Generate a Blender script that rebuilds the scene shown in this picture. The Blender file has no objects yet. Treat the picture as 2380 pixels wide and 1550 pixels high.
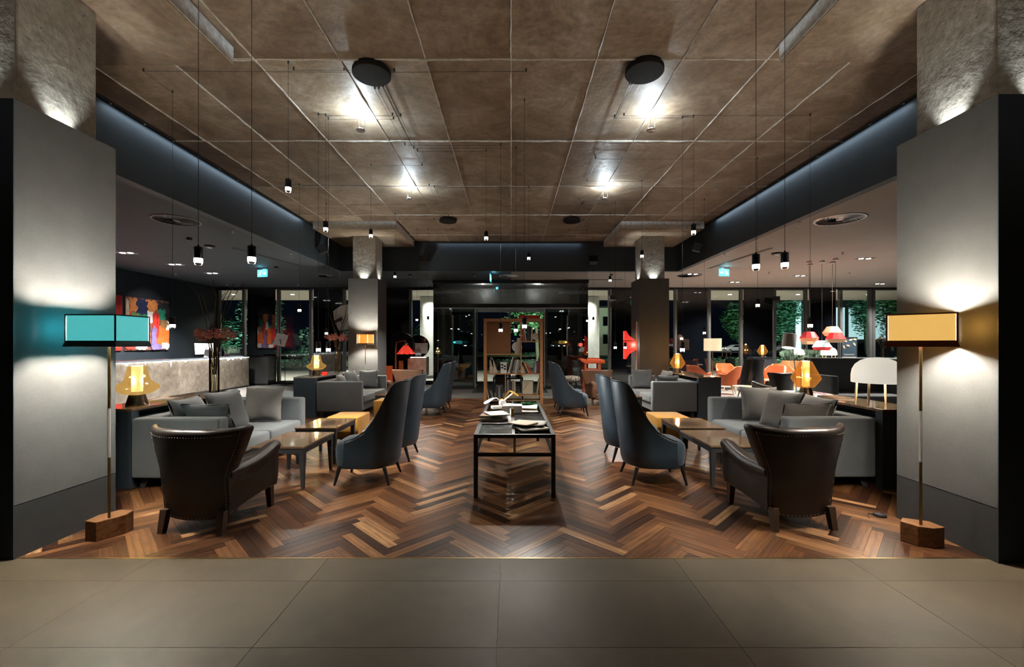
import bpy, bmesh, math, random
from mathutils import Vector, Matrix
random.seed(7)
PI = math.pi
R = math.radians
sc = bpy.context.scene
col = sc.collection

# ---------------------------------------------------------------- camera
cam_d = bpy.data.cameras.new('camera')
cam = bpy.data.objects.new('camera', cam_d); col.objects.link(cam)
cam.location = (0, 0, 1.5); cam.rotation_euler = (R(90), 0, 0)
cam_d.sensor_width = 36; cam_d.lens = 36*1000/2380
cam_d.shift_x = 2/2380; cam_d.shift_y = 25/2380
cam_d.clip_start = .05; cam_d.clip_end = 400
sc.camera = cam
# ---------------------------------------------------------------- world, exposure
w = bpy.data.worlds.new('night'); sc.world = w; w.use_nodes = True
w.node_tree.nodes['Background'].inputs[0].default_value = (.10, .16, .30, 1)
w.node_tree.nodes['Background'].inputs[1].default_value = .014
sc.view_settings.view_transform = 'Standard'; sc.view_settings.look = 'None'
sc.view_settings.gamma = 1; sc.view_settings.use_curve_mapping = False
sc.view_settings.exposure = 0.3
sc.cycles.max_bounces = 4; sc.cycles.diffuse_bounces = 2; sc.cycles.glossy_bounces = 2
sc.cycles.use_auto_tile = False; sc.cycles.time_limit = 1150
sc.cycles.use_adaptive_sampling = True; sc.cycles.adaptive_threshold = .065; sc.cycles.adaptive_min_samples = 20
sc.cycles.transparent_max_bounces = 10; sc.cycles.transmission_bounces = 4
sc.cycles.use_denoising = True; sc.cycles.sample_clamp_indirect = 4
sc.cycles.caustics_reflective = False; sc.cycles.caustics_refractive = False

def light(kind, name, loc, power, colr=(1, .9, .8), size=.03, parent=None, target=None, spot=60, blend=.6, wh=None):
    d = bpy.data.lights.new(name, kind); d.energy = power; d.color = colr
    o = bpy.data.objects.new(name, d); col.objects.link(o); o.location = loc
    if kind == 'AREA':
        d.shape = 'RECTANGLE'; d.size, d.size_y = wh
    else:
        d.shadow_soft_size = size
    if kind == 'SPOT': d.spot_size = R(spot); d.spot_blend = blend
    if target is not None:
        o.rotation_euler = (Vector(target)-Vector(loc)).to_track_quat('-Z', 'Y').to_euler()
    if parent: o.parent = parent
    return o

# power multipliers, one per lamp family
K_DISC, K_PEND, K_COL, K_FLOOR, K_TABLE, K_DOWN, K_EXT, K_HALL_FILL = 56.0, 225.0, 36.0, 190.0, 8.0, 850.0, 650.0, 190.0

# ---------------------------------------------------------------- mesh builder
class MB:
    def __init__(s): s.v = []; s.f = []
    def add(s, vs, fs, M=None):
        n = len(s.v)
        s.v += [tuple(M @ Vector(p)) if M is not None else tuple(p) for p in vs]
        s.f += [tuple(i+n for i in f) for f in fs]
        return s
    def box(s, x0, x1, y0, y1, z0, z1, M=None):
        return s.add([(x0,y0,z0),(x1,y0,z0),(x1,y1,z0),(x0,y1,z0),(x0,y0,z1),(x1,y0,z1),(x1,y1,z1),(x0,y1,z1)],
            [(0,3,2,1),(4,5,6,7),(0,1,5,4),(1,2,6,5),(2,3,7,6),(3,0,4,7)], M)
    def cb(s, c, d, rz=0, rx=0, ry=0):
        M = Matrix.Translation(c) @ Matrix.Rotation(rz,4,'Z') @ Matrix.Rotation(ry,4,'Y') @ Matrix.Rotation(rx,4,'X')
        return s.box(-d[0]/2,d[0]/2,-d[1]/2,d[1]/2,-d[2]/2,d[2]/2, M)
    def frustum(s, c0, d0, c1, d1):
        vs = []
        for c, d in ((c0,d0),(c1,d1)):
            for sx, sy in ((-1,-1),(1,-1),(1,1),(-1,1)): vs.append((c[0]+sx*d[0]/2, c[1]+sy*d[1]/2, c[2]))
        return s.add(vs, [(0,3,2,1),(4,5,6,7),(0,1,5,4),(1,2,6,5),(2,3,7,6),(3,0,4,7)])
    def rings(s, rings, cap0=True, cap1=True, closed=True):
        n = len(rings[0]); vs = [p for r in rings for p in r]; fs = []
        for a in range(len(rings)-1):
            for i in range(n if closed else n-1):
                j = (i+1) % n
                fs.append((a*n+i, a*n+j, (a+1)*n+j, (a+1)*n+i))
        if cap0: fs.append(tuple(range(n-1,-1,-1)))
        if cap1: fs.append(tuple(range((len(rings)-1)*n, len(rings)*n)))
        return s.add(vs, fs)
    def cyl(s, p0, p1, r0, r1=None, n=12, cap=True):
        r1 = r0 if r1 is None else r1
        p0 = Vector(p0); p1 = Vector(p1); q = (p1-p0).to_track_quat('Z','Y')
        return s.rings([[p + q @ Vector((r*math.cos(2*PI*i/n), r*math.sin(2*PI*i/n), 0)) for i in range(n)] for p, r in ((p0,r0),(p1,r1))], cap, cap)
    def tube(s, pts, r, n=6):
        pts = [Vector(p) for p in pts]; rs = []
        for i, p in enumerate(pts):
            a = pts[max(0,i-1)]; b = pts[min(len(pts)-1,i+1)]
            q = (b-a).to_track_quat('Z','Y'); rr = r[i] if isinstance(r,(list,tuple)) else r
            rs.append([p + q @ Vector((rr*math.cos(2*PI*k/n), rr*math.sin(2*PI*k/n), 0)) for k in range(n)])
        return s.rings(rs)
    def lathe(s, prof, n=24, c=(0,0,0), cap0=True, cap1=True, M=None):
        rs = []
        for r, z in prof:
            ring = [Vector((r*math.cos(2*PI*i/n), r*math.sin(2*PI*i/n), z)) for i in range(n)]
            if M is not None: ring = [M @ p for p in ring]
            rs.append([p+Vector(c) for p in ring])
        return s.rings(rs, cap0, cap1)
    def prism(s, poly, z0, z1, M=None):
        n = len(poly)
        vs = [(x,y,z0) for x,y in poly]+[(x,y,z1) for x,y in poly]
        return s.add(vs, [tuple(range(n-1,-1,-1)), tuple(range(n,2*n))]+[(i,(i+1)%n,(i+1)%n+n,i+n) for i in range(n)], M)
    def grid(s, fn, nu, nv):
        vs = [fn(i/nu, j/nv) for i in range(nu+1) for j in range(nv+1)]
        return s.add(vs, [(i*(nv+1)+j, (i+1)*(nv+1)+j, (i+1)*(nv+1)+j+1, i*(nv+1)+j+1) for i in range(nu) for j in range(nv)])
    def mesh(s, name, smooth=None, bevel=0, seg=2):
        me = bpy.data.meshes.new(name); me.from_pydata(s.v, [], s.f)
        bm = bmesh.new(); bm.from_mesh(me)
        bmesh.ops.recalc_face_normals(bm, faces=bm.faces)
        if bevel:
            bmesh.ops.bevel(bm, geom=[e for e in bm.edges if len(e.link_faces)==2 and e.calc_face_angle(0) > .6], offset=bevel, segments=seg, profile=.5, affect='EDGES', clamp_overlap=True)
        bm.to_mesh(me); bm.free()
        if smooth is not None:
            me.polygons.foreach_set('use_smooth', [True]*len(me.polygons))
            me.set_sharp_from_angle(angle=R(smooth))
        return me
    def build(s, name, m, parent=None, smooth=None, bevel=0, seg=2, loc=(0,0,0), rot=(0,0,0)):
        me = s.mesh(name, smooth, bevel, seg); me.materials.append(m)
        return inst(name, me, parent, loc, rot)

def inst(name, me, parent=None, loc=(0,0,0), rot=(0,0,0)):
    o = bpy.data.objects.new(name, me); col.objects.link(o); o.location = loc; o.rotation_euler = rot
    if parent: o.parent = parent
    return o
def tag(o, label=None, cat=None, group=None, kind=None):
    if label: o['label'] = label
    if cat: o['category'] = cat
    if group: o['group'] = group
    if kind: o['kind'] = kind
    return o
def thing(name, label, cat, loc=(0,0,0), rz=0, group=None):
    o = bpy.data.objects.new(name, None); col.objects.link(o); o.location = loc; o.rotation_euler = (0,0,rz)
    o.empty_display_size = .1
    return tag(o, label, cat, group)
def struct(o): o['kind'] = 'structure'; return o
def dup(root, loc, rz, label, group=None):
    r = root.copy(); col.objects.link(r); r.location = loc; r.rotation_euler = (0,0,rz); r['label'] = label
    if group: r['group'] = group
    def rec(a, b):
        for ch in a.children:
            c = ch.copy(); col.objects.link(c); c.parent = b; rec(ch, c)
    rec(root, r)
    return r

# ---------------------------------------------------------------- materials
class NT:
    def __init__(s, name):
        s.m = bpy.data.materials.new(name); s.m.use_nodes = True; s.t = s.m.node_tree
        s.b = s.t.nodes['Principled BSDF']; s.out = s.t.nodes['Material Output']
    def n(s, t, **kw):
        o = s.t.nodes.new(t)
        for k, v in kw.items():
            if k.startswith('_'): o.inputs[k[1:].replace('_',' ')].default_value = v
            else: setattr(o, k, v)
        return o
    def l(s, a, b): s.t.links.new(a, b)
    def coords(s, kind='Object', scale=(1,1,1)):
        tc = s.n('ShaderNodeTexCoord'); mp = s.n('ShaderNodeMapping'); mp.inputs['Scale'].default_value = scale
        s.l(tc.outputs[kind], mp.inputs['Vector']); return mp.outputs[0]
    def noise(s, vec, scale, detail=4, rough=.55, dist=0):
        o = s.n('ShaderNodeTexNoise'); o.inputs['Scale'].default_value = scale; o.inputs['Detail'].default_value = detail
        o.inputs['Roughness'].default_value = rough; o.inputs['Distortion'].default_value = dist; s.l(vec, o.inputs['Vector']); return o.outputs['Fac']
    def ramp(s, fac, stops, interp='LINEAR'):
        o = s.n('ShaderNodeValToRGB'); e = o.color_ramp.elements; o.color_ramp.interpolation = interp
        while len(e) < len(stops): e.new(.5)
        for i, (p, c) in enumerate(stops): e[i].position = p; e[i].color = (*c[:3], 1)
        s.l(fac, o.inputs[0]); return o.outputs[0]
    def mix(s, fac, a, b, mode='MIX'):
        o = s.n('ShaderNodeMix', data_type='RGBA', blend_type=mode)
        for sock, v in ((o.inputs['Factor'],fac),(o.inputs[6],a),(o.inputs[7],b)):
            if isinstance(v,(int,float)): sock.default_value = v
            elif isinstance(v, tuple): sock.default_value = (*v[:3],1)
            else: s.l(v, sock)
        return o.outputs[2]
    def bump(s, h, strength, dist=.01):
        o = s.n('ShaderNodeBump'); o.inputs['Strength'].default_value = strength; o.inputs['Distance'].default_value = dist
        s.l(h, o.inputs['Height']); s.l(o.outputs[0], s.b.inputs['Normal'])
    def set(s, **kw):
        for k, v in kw.items():
            k = {'color':'Base Color','rough':'Roughness','metal':'Metallic','spec':'Specular IOR Level','coat':'Coat Weight','sheen':'Sheen Weight','emit':'Emission Color','estr':'Emission Strength','alpha':'Alpha','trans':'Transmission Weight'}[k]
            if isinstance(v, tuple): v = (*v[:3],1)
            if isinstance(v,(int,float,tuple)): s.b.inputs[k].default_value = v
            else: s.l(v, s.b.inputs[k])
        return s

def mat(name, c, rough=.5, metal=0, c2=None, scale=8, detail=4, stretch=(1,1,1), bump=0, spec=.5, coat=0, sheen=0, bscale=None):
    t = NT(name); v = t.coords('Object', stretch)
    c2 = c2 or tuple(x*.82 for x in c)
    f = t.noise(v, scale, detail)
    t.set(color=t.ramp(f, [(.3,c),(.7,c2)]), rough=rough, metal=metal, spec=spec, coat=coat, sheen=sheen)
    if bump: t.bump(t.noise(v, bscale or scale*4, 5), bump, .01)
    return t.m
def emis(name, c, s, c0=(.8,.8,.8), rough=.5):
    t = NT(name); v = t.coords(); f = t.noise(v, 30, 2)
    t.set(color=c0, emit=t.ramp(f, [(.3,c),(.7,tuple(x*.93 for x in c))]), estr=s, rough=rough); return t.m
def glassy(name, tint=(.9,.95,.95), rough=.0, ior=1.5, body=None, bodyf=.0, grain=0):
    t = NT(name); tr = t.n('ShaderNodeBsdfTransparent'); tr.inputs[0].default_value = (*tint,1)
    gl = t.n('ShaderNodeBsdfGlossy'); gl.inputs['Roughness'].default_value = rough
    fr = t.n('ShaderNodeFresnel'); fr.inputs[0].default_value = ior
    mx = t.n('ShaderNodeMixShader'); cur = tr.outputs[0]
    if body:
        di = t.n('ShaderNodeBsdfTranslucent'); di.inputs[0].default_value = (*body,1)
        d2 = t.n('ShaderNodeBsdfDiffuse'); d2.inputs[0].default_value = (*body,1)
        a = t.n('ShaderNodeMixShader'); a.inputs[0].default_value = .35; t.l(di.outputs[0], a.inputs[1]); t.l(d2.outputs[0], a.inputs[2])
        b = t.n('ShaderNodeMixShader'); b.inputs[0].default_value = bodyf
        if grain:
            g = t.ramp(t.noise(t.coords(), grain, 3), [(.35,(bodyf*.5,)*3),(.65,(min(1,bodyf*1.4),)*3)]); t.l(g, b.inputs[0])
        t.l(cur, b.inputs[1]); t.l(a.outputs[0], b.inputs[2]); cur = b.outputs[0]
    t.l(fr.outputs[0], mx.inputs[0]); t.l(cur, mx.inputs[1]); t.l(gl.outputs[0], mx.inputs[2]); t.l(mx.outputs[0], t.out.inputs[0])
    return t.m

def m_concrete(name, a, b, c, rough=.45, pits=True, panel=True):
    t = NT(name); v = t.coords('Object'); oi = t.n('ShaderNodeObjectInfo')
    if panel:
        mp = t.n('ShaderNodeVectorMath', operation='ADD'); t.l(v, mp.inputs[0]); sc_ = t.n('ShaderNodeVectorMath', operation='SCALE')
        sc_.inputs['Scale'].default_value = 40; cx = t.n('ShaderNodeCombineXYZ'); 
        for i in range(3): t.l(oi.outputs['Random'], cx.inputs[i])
        t.l(cx.outputs[0], sc_.inputs[0]); t.l(sc_.outputs[0], mp.inputs[1]); v = mp.outputs[0]
    f1 = t.noise(v, 1.7, 6, .68, .9); f2 = t.noise(v, 16, 4, .68)
    c1 = t.ramp(f1, [(.25,a),(.5,b),(.75,c)])
    c1 = t.mix(.75, c1, t.ramp(f2, [(.3,(.5,.49,.48)),(.7,(1.2,1.2,1.2))]), 'MULTIPLY')
    if panel:
        c1 = t.mix(.8, c1, t.ramp(oi.outputs['Random'], [(0,(.66,.58,.52)),(.5,(1,1,1)),(1,(1.2,1.18,1.15))]), 'MULTIPLY')
    if pits:
        vo = t.n('ShaderNodeTexVoronoi'); vo.inputs['Scale'].default_value = 9; t.l(v, vo.inputs['Vector'])
        c1 = t.mix(t.ramp(vo.outputs['Distance'], [(.03,(1,1,1)),(.07,(0,0,0))]), c1, (.06,.055,.05))
    t.set(color=c1, rough=t.ramp(f2, [(.3,(rough*.75,)*3),(.7,(rough*1.25,)*3)]), spec=.4); t.bump(t.noise(v, 9, 4, .65), .35, .02)
    return t.m

def m_plank():
    t = NT('walnut_plank'); tc = t.n('ShaderNodeTexCoord'); oi = t.n('ShaderNodeObjectInfo'); ge = t.n('ShaderNodeNewGeometry')
    rnd = t.n('ShaderNodeMath', operation='ADD'); t.l(oi.outputs['Random'], rnd.inputs[0]); t.l(ge.outputs['Random Per Island'], rnd.inputs[1])
    fr = t.n('ShaderNodeMath', operation='FRACT'); t.l(rnd.outputs[0], fr.inputs[0]); fr = fr.outputs[0]
    cx = t.n('ShaderNodeCombineXYZ'); ml = t.n('ShaderNodeMath', operation='MULTIPLY'); ml.inputs[1].default_value = 57; t.l(fr, ml.inputs[0])
    for i in range(3): t.l(ml.outputs[0], cx.inputs[i])
    ad = t.n('ShaderNodeVectorMath', operation='ADD'); t.l(tc.outputs['UV'], ad.inputs[0]); t.l(cx.outputs[0], ad.inputs[1])
    mp = t.n('ShaderNodeMapping'); mp.inputs['Scale'].default_value = (1.6, 11, 1); t.l(ad.outputs[0], mp.inputs[0])
    g = t.noise(mp.outputs[0], 2.2, 6, .6, 1.2)
    wv = t.n('ShaderNodeTexWave', wave_type='RINGS'); wv.inputs['Scale'].default_value = .7; wv.inputs['Distortion'].default_value = 5; wv.inputs['Detail'].default_value = 3; t.l(mp.outputs[0], wv.inputs[0])
    base = t.ramp(fr, [(0,(.024,.009,.0045)),(.2,(.060,.023,.010)),(.45,(.105,.043,.018)),(.7,(.165,.072,.029)),(.9,(.235,.112,.047)),(1,(.44,.25,.12))])
    c = t.mix(.75, base, t.ramp(g, [(.3,(.32,.29,.27)),(.5,(1,1,1)),(.7,(1.6,1.55,1.45))]), 'MULTIPLY')
    c = t.mix(.6, c, t.ramp(wv.outputs['Fac'], [(.2,(.55,.5,.48)),(.6,(1.1,1.1,1.1))]), 'MULTIPLY')
    t.set(color=c, rough=t.ramp(g, [(.2,(.26,)*3),(.8,(.40,)*3)]), spec=.5)
    t.bump(g, .05, .002); return t.m

def m_marble(name, a, b, vein, scale=3, rough=.08):
    t = NT(name); v = t.coords('Object'); f = t.noise(v, scale, 9, .68, 2.2); f2 = t.noise(v, scale*2.7, 8, .7, 3.5)
    c = t.ramp(f, [(.3,a),(.52,b),(.72,a)]); c = t.mix(t.ramp(f2, [(.47,(0,0,0)),(.5,(1,1,1)),(.53,(0,0,0))]), c, vein)
    t.set(color=c, rough=rough, spec=.6, coat=.3); return t.m

def m_fabric(name, c, rough=.9, weave=260, sheen=.25, amt=.3):
    t = NT(name); v = t.coords('Object'); n1 = t.noise(v, weave, 2); n2 = t.noise(v, 5, 3)
    cc = t.mix(amt, c, t.ramp(n1, [(.3,(.5,.5,.5)),(.7,(1.4,1.4,1.4))]), 'MULTIPLY')
    cc = t.mix(.25, cc, t.ramp(n2, [(.3,(.7,.7,.7)),(.7,(1.2,1.2,1.2))]), 'MULTIPLY')
    t.set(color=cc, rough=rough, sheen=sheen, spec=.2); t.bump(n1, .15, .002); return t.m

def m_leather(name, a, b, rough=.32):
    t = NT(name); v = t.coords('Object'); f = t.noise(v, 7, 5); vo = t.n('ShaderNodeTexVoronoi'); vo.inputs['Scale'].default_value = 190; t.l(v, vo.inputs['Vector'])
    t.set(color=t.ramp(f, [(.3,a),(.7,b)]), rough=t.ramp(f, [(.3,(rough,)*3),(.7,(rough*1.35,)*3)]), spec=.5)
    t.bump(vo.outputs['Distance'], .12, .003); return t.m

def m_wood(name, a, b, rough=.45, scale=4, stretch=(1,1,8)):
    t = NT(name); v = t.coords('Object', tuple(10/s if s>1 else 6 for s in stretch)); f = t.noise(v, scale, 6, .6, 1.5)
    t.set(color=t.ramp(f, [(.25,a),(.75,b)]), rough=rough); t.bump(f, .1, .003); return t.m

M = {}
M['ceil'] = m_concrete('board_marked_concrete', (.115,.078,.050), (.235,.182,.130), (.37,.325,.27), .55)
M['ridge'] = m_concrete('concrete_ridge', (.42,.38,.33), (.52,.48,.43), (.60,.57,.53), .5, False, False)
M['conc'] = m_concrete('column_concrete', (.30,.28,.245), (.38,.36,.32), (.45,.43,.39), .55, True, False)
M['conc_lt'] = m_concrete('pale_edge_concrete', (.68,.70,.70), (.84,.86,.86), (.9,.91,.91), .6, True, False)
M['navy'] = mat('navy_paint', (.034,.050,.068), .55, c2=(.029,.044,.061), scale=3)
M['lowceil'] = mat('dark_ceiling_paint', (.052,.068,.080), .7, c2=(.046,.060,.072), scale=2)
M['lowceil_r'] = mat('grey_ceiling_paint', (.36,.34,.315), .7, c2=(.33,.31,.285), scale=2)
M['wallblk'] = mat('ink_wall_paint', (.014,.022,.031), .6, c2=(.011,.018,.026), scale=3)
M['clad'] = m_fabric('grey_fabric_cladding', (.088,.093,.096), .85, 160, .1, .22)
M['plinth'] = mat('dark_plinth', (.030,.034,.040), .5)
M['skirt'] = mat('column_skirt', (.038,.042,.046), .55)
M['tile'] = None
t = NT('taupe_floor_tile'); v = t.coords('Object'); oi = t.n('ShaderNodeObjectInfo')
ad = t.n('ShaderNodeVectorMath', operation='ADD'); cx = t.n('ShaderNodeCombineXYZ'); ml = t.n('ShaderNodeMath', operation='MULTIPLY'); ml.inputs[1].default_value = 30
t.l(oi.outputs['Random'], ml.inputs[0]); t.l(ml.outputs[0], cx.inputs[0]); t.l(ml.outputs[0], cx.inputs[1]); t.l(v, ad.inputs[0]); t.l(cx.outputs[0], ad.inputs[1])
f = t.noise(ad.outputs[0], 1.8, 7, .6, .8); f2 = t.noise(ad.outputs[0], 60, 3)
cc = t.ramp(f, [(.3,(.066,.052,.034)),(.7,(.118,.091,.060))]); cc = t.mix(.3, cc, t.ramp(oi.outputs['Random'], [(0,(.8,.8,.8)),(1,(1.15,1.15,1.15))]), 'MULTIPLY')
t.set(color=cc, rough=t.ramp(f, [(.3,(.46,)*3),(.7,(.56,)*3)]), spec=.35); t.bump(f2, .05, .002); M['tile'] = t.m
M['grout'] = mat('floor_grout', (.16,.15,.13), .8)
M['gfloor'] = mat('grey_stone_floor', (.25,.245,.235), .35, c2=(.20,.197,.19), scale=2)
M['plank'] = m_plank()
M['sub'] = mat('dark_subfloor', (.02,.012,.008), .7)
M['brass'] = mat('aged_brass', (.50,.36,.16), .28, 1, c2=(.40,.28,.12), scale=12)
M['gold'] = mat('gold_lacquer', (.80,.45,.08), .3, .6, c2=(.7,.38,.06), scale=6)
M['bronze'] = mat('brushed_bronze', (.16,.125,.09), .35, 1, scale=30, stretch=(1,1,6))
M['black'] = mat('black_metal', (.012,.013,.016), .42, 0)
M['matte'] = mat('matte_black', (.018,.016,.015), .9, spec=.08)
M['blackgl'] = mat('black_satin', (.008,.009,.012), .22)
M['steel'] = mat('brushed_steel', (.55,.56,.58), .3, 1)
M['alu'] = mat('grey_aluminium', (.14,.145,.15), .4, .6)
M['chrome'] = mat('chrome', (.8,.8,.82), .12, 1)
M['white'] = mat('white_paint', (.75,.74,.72), .5, c2=(.70,.69,.67))
M['cream'] = mat('cream_paper', (.56,.49,.38), .8, c2=(.50,.43,.33))
M['sofa'] = m_fabric('grey_wool', (.104,.118,.130), .95, 320)
M['sofa_d'] = m_fabric('charcoal_wool', (.085,.09,.096), .95, 320)
M['cush'] = m_fabric('stone_grey_linen', (.135,.132,.126), .95, 280)
M['cush_d'] = m_fabric('slate_linen', (.075,.080,.086), .95, 280)
M['blue'] = m_leather('slate_blue_leather', (.018,.034,.052), (.025,.044,.065), .38)
M['blueseat'] = m_fabric('slate_blue_fabric', (.045,.074,.104), .9, 330)
M['brown'] = m_leather('dark_brown_leather', (.009,.006,.005), (.017,.011,.009), .32)
M['tan'] = m_leather('chestnut_leather', (.10,.045,.024), (.14,.066,.036), .38)
M['mustard'] = m_fabric('mustard_felt', (.42,.205,.03), .85, 200)
M['orange'] = m_leather('orange_leather', (.42,.085,.025), (.48,.11,.032), .4)
M['dkwood'] = m_wood('stained_dark_wood', (.035,.020,.012), (.075,.043,.026), .4)
M['oak'] = m_wood('warm_oak', (.34,.155,.06), (.50,.25,.11), .45)
M['palewood'] = m_wood('pale_ash', (.62,.45,.27), (.72,.55,.36), .5)
M['block'] = m_wood('solid_walnut_block', (.085,.032,.012), (.32,.15,.06), .4, 5, (1,8,1))
M['redwood'] = m_wood('red_lacquered_wood', (.45,.07,.02), (.55,.10,.03), .35)
M['emperador'] = m_marble('dark_brown_marble', (.014,.009,.006), (.15,.085,.046), (.45,.33,.23), 16)
M['grnmarble'] = m_marble('grey_marble', (.11,.105,.10), (.19,.175,.16), (.40,.37,.33), 5)
t = NT('taupe_stone_slab'); v = t.coords('Object'); f = t.noise(v, 1.6, 9, .65, 1.2); f2 = t.noise(v, 5, 8, .7, .6)
cc = t.ramp(f, [(.3,(.24,.20,.16)),(.7,(.50,.435,.365))]); cc = t.mix(.6, cc, t.ramp(f2, [(.38,(.45,.42,.40)),(.62,(1.2,1.2,1.2))]), 'MULTIPLY')
t.set(color=cc, rough=.4); M['stone'] = t.m
M['glow_w'] = emis('led_white', (1,.96,.88), 9)
M['glow_cool'] = emis('led_cool', (.92,1,.98), 4)
M['glow_warm'] = emis('warm_bulb', (1,.72,.32), 16)
M['glow_tube'] = emis('lit_amber_tube', (1,.74,.38), 1.2)
M['glow_tube2'] = emis('lit_orange_tube', (1,.46,.13), 1.2)
M['shade_cy'] = emis('lit_turquoise_silk', (.10,.62,.62), 0.615, (.1,.4,.4))
M['shade_ye'] = emis('lit_ochre_silk', (.95,.55,.14), 0.697, (.6,.4,.15))
M['shade_or'] = emis('lit_orange_silk', (1,.30,.04), 0.902, (.7,.3,.1))
M['shade_red'] = emis('lit_red_pleats', (1,.06,.03), 0.369, (.6,.04,.03))
M['shade_redlow'] = emis('lit_red_ribbon', (1,.04,.03), 0.45, (.6,.04,.03))
M['shade_wh'] = emis('lit_white_felt', (1,.93,.80), 0.508, (.8,.78,.72))
M['shade_st'] = emis('lit_beige_slats', (1,.60,.36), 0.344, (.5,.4,.3))
M['shade_liner'] = emis('lit_rose_liner', (.75,.32,.17), .35, (.4,.2,.12))
M['exit'] = emis('lit_exit_panel', (.05,.55,.70), 1.6)
M['exitw'] = emis('lit_exit_pictogram', (.75,1,1), 2.2)
def lampglass(name, tint, glow, est, frac, grain=0):
    t = NT(name); tr = t.n('ShaderNodeBsdfTransparent'); tr.inputs[0].default_value = (*tint,1)
    e = t.n('ShaderNodeEmission'); e.inputs[0].default_value = (*glow,1); e.inputs[1].default_value = est
    gl = t.n('ShaderNodeBsdfGlossy'); gl.inputs['Roughness'].default_value = .1
    a = t.n('ShaderNodeMixShader'); a.inputs[0].default_value = frac
    lw = t.n('ShaderNodeLayerWeight'); lw.inputs[0].default_value = .35
    f_ = t.ramp(t.noise(t.coords(), grain or 25, 4), [(.35,(.65 if grain else .93,)*3),(.65,(1.3 if grain else 1.07,)*3)])
    t.l(t.mix(1.0, f_, t.ramp(lw.outputs['Facing'], [(0,(frac*.75,)*3),(.6,(frac*1.3,)*3),(1,(min(1,frac*2.4),)*3)]), 'MULTIPLY'), a.inputs[0])
    t.l(tr.outputs[0], a.inputs[1]); t.l(e.outputs[0], a.inputs[2])
    b = t.n('ShaderNodeMixShader'); b.inputs[0].default_value = .04; t.l(a.outputs[0], b.inputs[1]); t.l(gl.outputs[0], b.inputs[2]); t.l(b.outputs[0], t.out.inputs[0])
    return t.m
M['amber'] = lampglass('amber_glass', (1,.86,.55), (.62,.37,.10), .75, .34)
M['amber2'] = lampglass('orange_crackle_glass', (1,.72,.40), (.72,.27,.045), .75, .36, 60)
M['glass'] = glassy('window_glass', (.86,.92,.92), 0, 1.45)
M['glass_v'] = glassy('vestibule_glass', (.86,.92,.93), 0, 1.9)
M['clear'] = glassy('clear_glass', (.95,.94,.88), 0, 1.45)
M['dkglass'] = mat('black_glass_panel', (.003,.004,.006), .04, spec=1.0)
M['mirror'] = mat('black_mirror', (.010,.011,.013), .06, spec=.8)
M['red'] = mat('red_card', (.55,.02,.015), .5, c2=(.48,.018,.013))
M['skin'] = mat('book_board', (.30,.29,.27), .6)
M['leaf'] = mat('leaf_green', (.045,.115,.045), .55, c2=(.025,.07,.035), scale=3)
M['leaf2'] = mat('leaf_teal', (.03,.10,.06), .55, c2=(.02,.06,.045), scale=3)
M['leaf3'] = mat('leaf_pale', (.10,.16,.10), .6, c2=(.06,.11,.08), scale=3)
M['hedge'] = mat('hedge_grey_green', (.075,.12,.10), .7, c2=(.04,.075,.065), scale=3)
M['bark'] = mat('bark', (.06,.045,.035), .9)
M['pave'] = mat('pale_paving', (.42,.39,.34), .7, c2=(.36,.335,.30), scale=3)
M['road'] = mat('asphalt', (.05,.06,.065), .8)
M['lawn'] = mat('night_lawn', (.03,.06,.03), .9)
M['soffit'] = mat('canopy_soffit', (.78,.72,.62), .8, c2=(.74,.68,.58), scale=1)
M['plaster'] = mat('white_plaster', (.68,.67,.64), .75)
M['pink'] = mat('dried_pink_petals', (.66,.27,.25), .8, c2=(.42,.15,.14), scale=20)
M['stem'] = mat('dry_stems', (.05,.035,.025), .8)
M['red_gl'] = emis('lit_red_glass', (.9,.05,.02), .6, (.5,.03,.02))
# ================================================================ STRUCTURE
CZ = 4.52          # underside of the raised concrete ceiling
LZ = 3.65          # underside of the lower ceiling
FX0, FX1 = -5.0, 4.9
FY = 12.65         # far bulkhead
WY = 16.3          # window wall

def bxs(name, m, *boxes, parent=None, bevel=0):
    b = MB()
    for q in boxes: b.box(*q)
    return b.build(name, m, parent, bevel=bevel)

# ---- floors
fl = struct(bxs('floor', M['grout'], (-11.1,16,-5,3.012,-.1,-.004)))
tile_me = {}
for r_, (y0, y1) in enumerate(((.327,.927),(.927,1.527),(1.527,2.127),(2.127,2.727),(2.727,3.012))):
    key = round(y1-y0, 2)
    if key not in tile_me:
        me = MB().box(-.6035,.6035,-(y1-y0)/2+.0015,(y1-y0)/2-.0015,-.012,0).mesh('tile'); me.materials.append(M['tile']); tile_me[key] = me
    for k in range(-5, 5):
        inst('tile', tile_me[key], fl, (-.071+1.21*(k+.5), (y0+y1)/2, 0))
bxs('tile_field', M['tile'], (-11.1,16,-5,.325,-.012,-.001), (-11.1,-6.13,.327,3.012,-.012,-.001), (5.98,16,.327,3.012,-.012,-.001), parent=fl)
struct(bxs('trim_1', M['brass'], (-4.95,4.9,3.012,3.024,-.02,.0015)))['label'] = 'thin metal strip between tile and parquet'
fw = struct(bxs('floor', M['sub'], (-4.95,4.9,3.024,11.95,-.1,-.006)))
fg = struct(bxs('floor', M['gfloor'], (-11.1,-4.95,3.012,WY,-.1,0), (4.9,16,3.012,WY,-.1,0), (-4.95,4.9,11.95,WY,-.1,0)))
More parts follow.
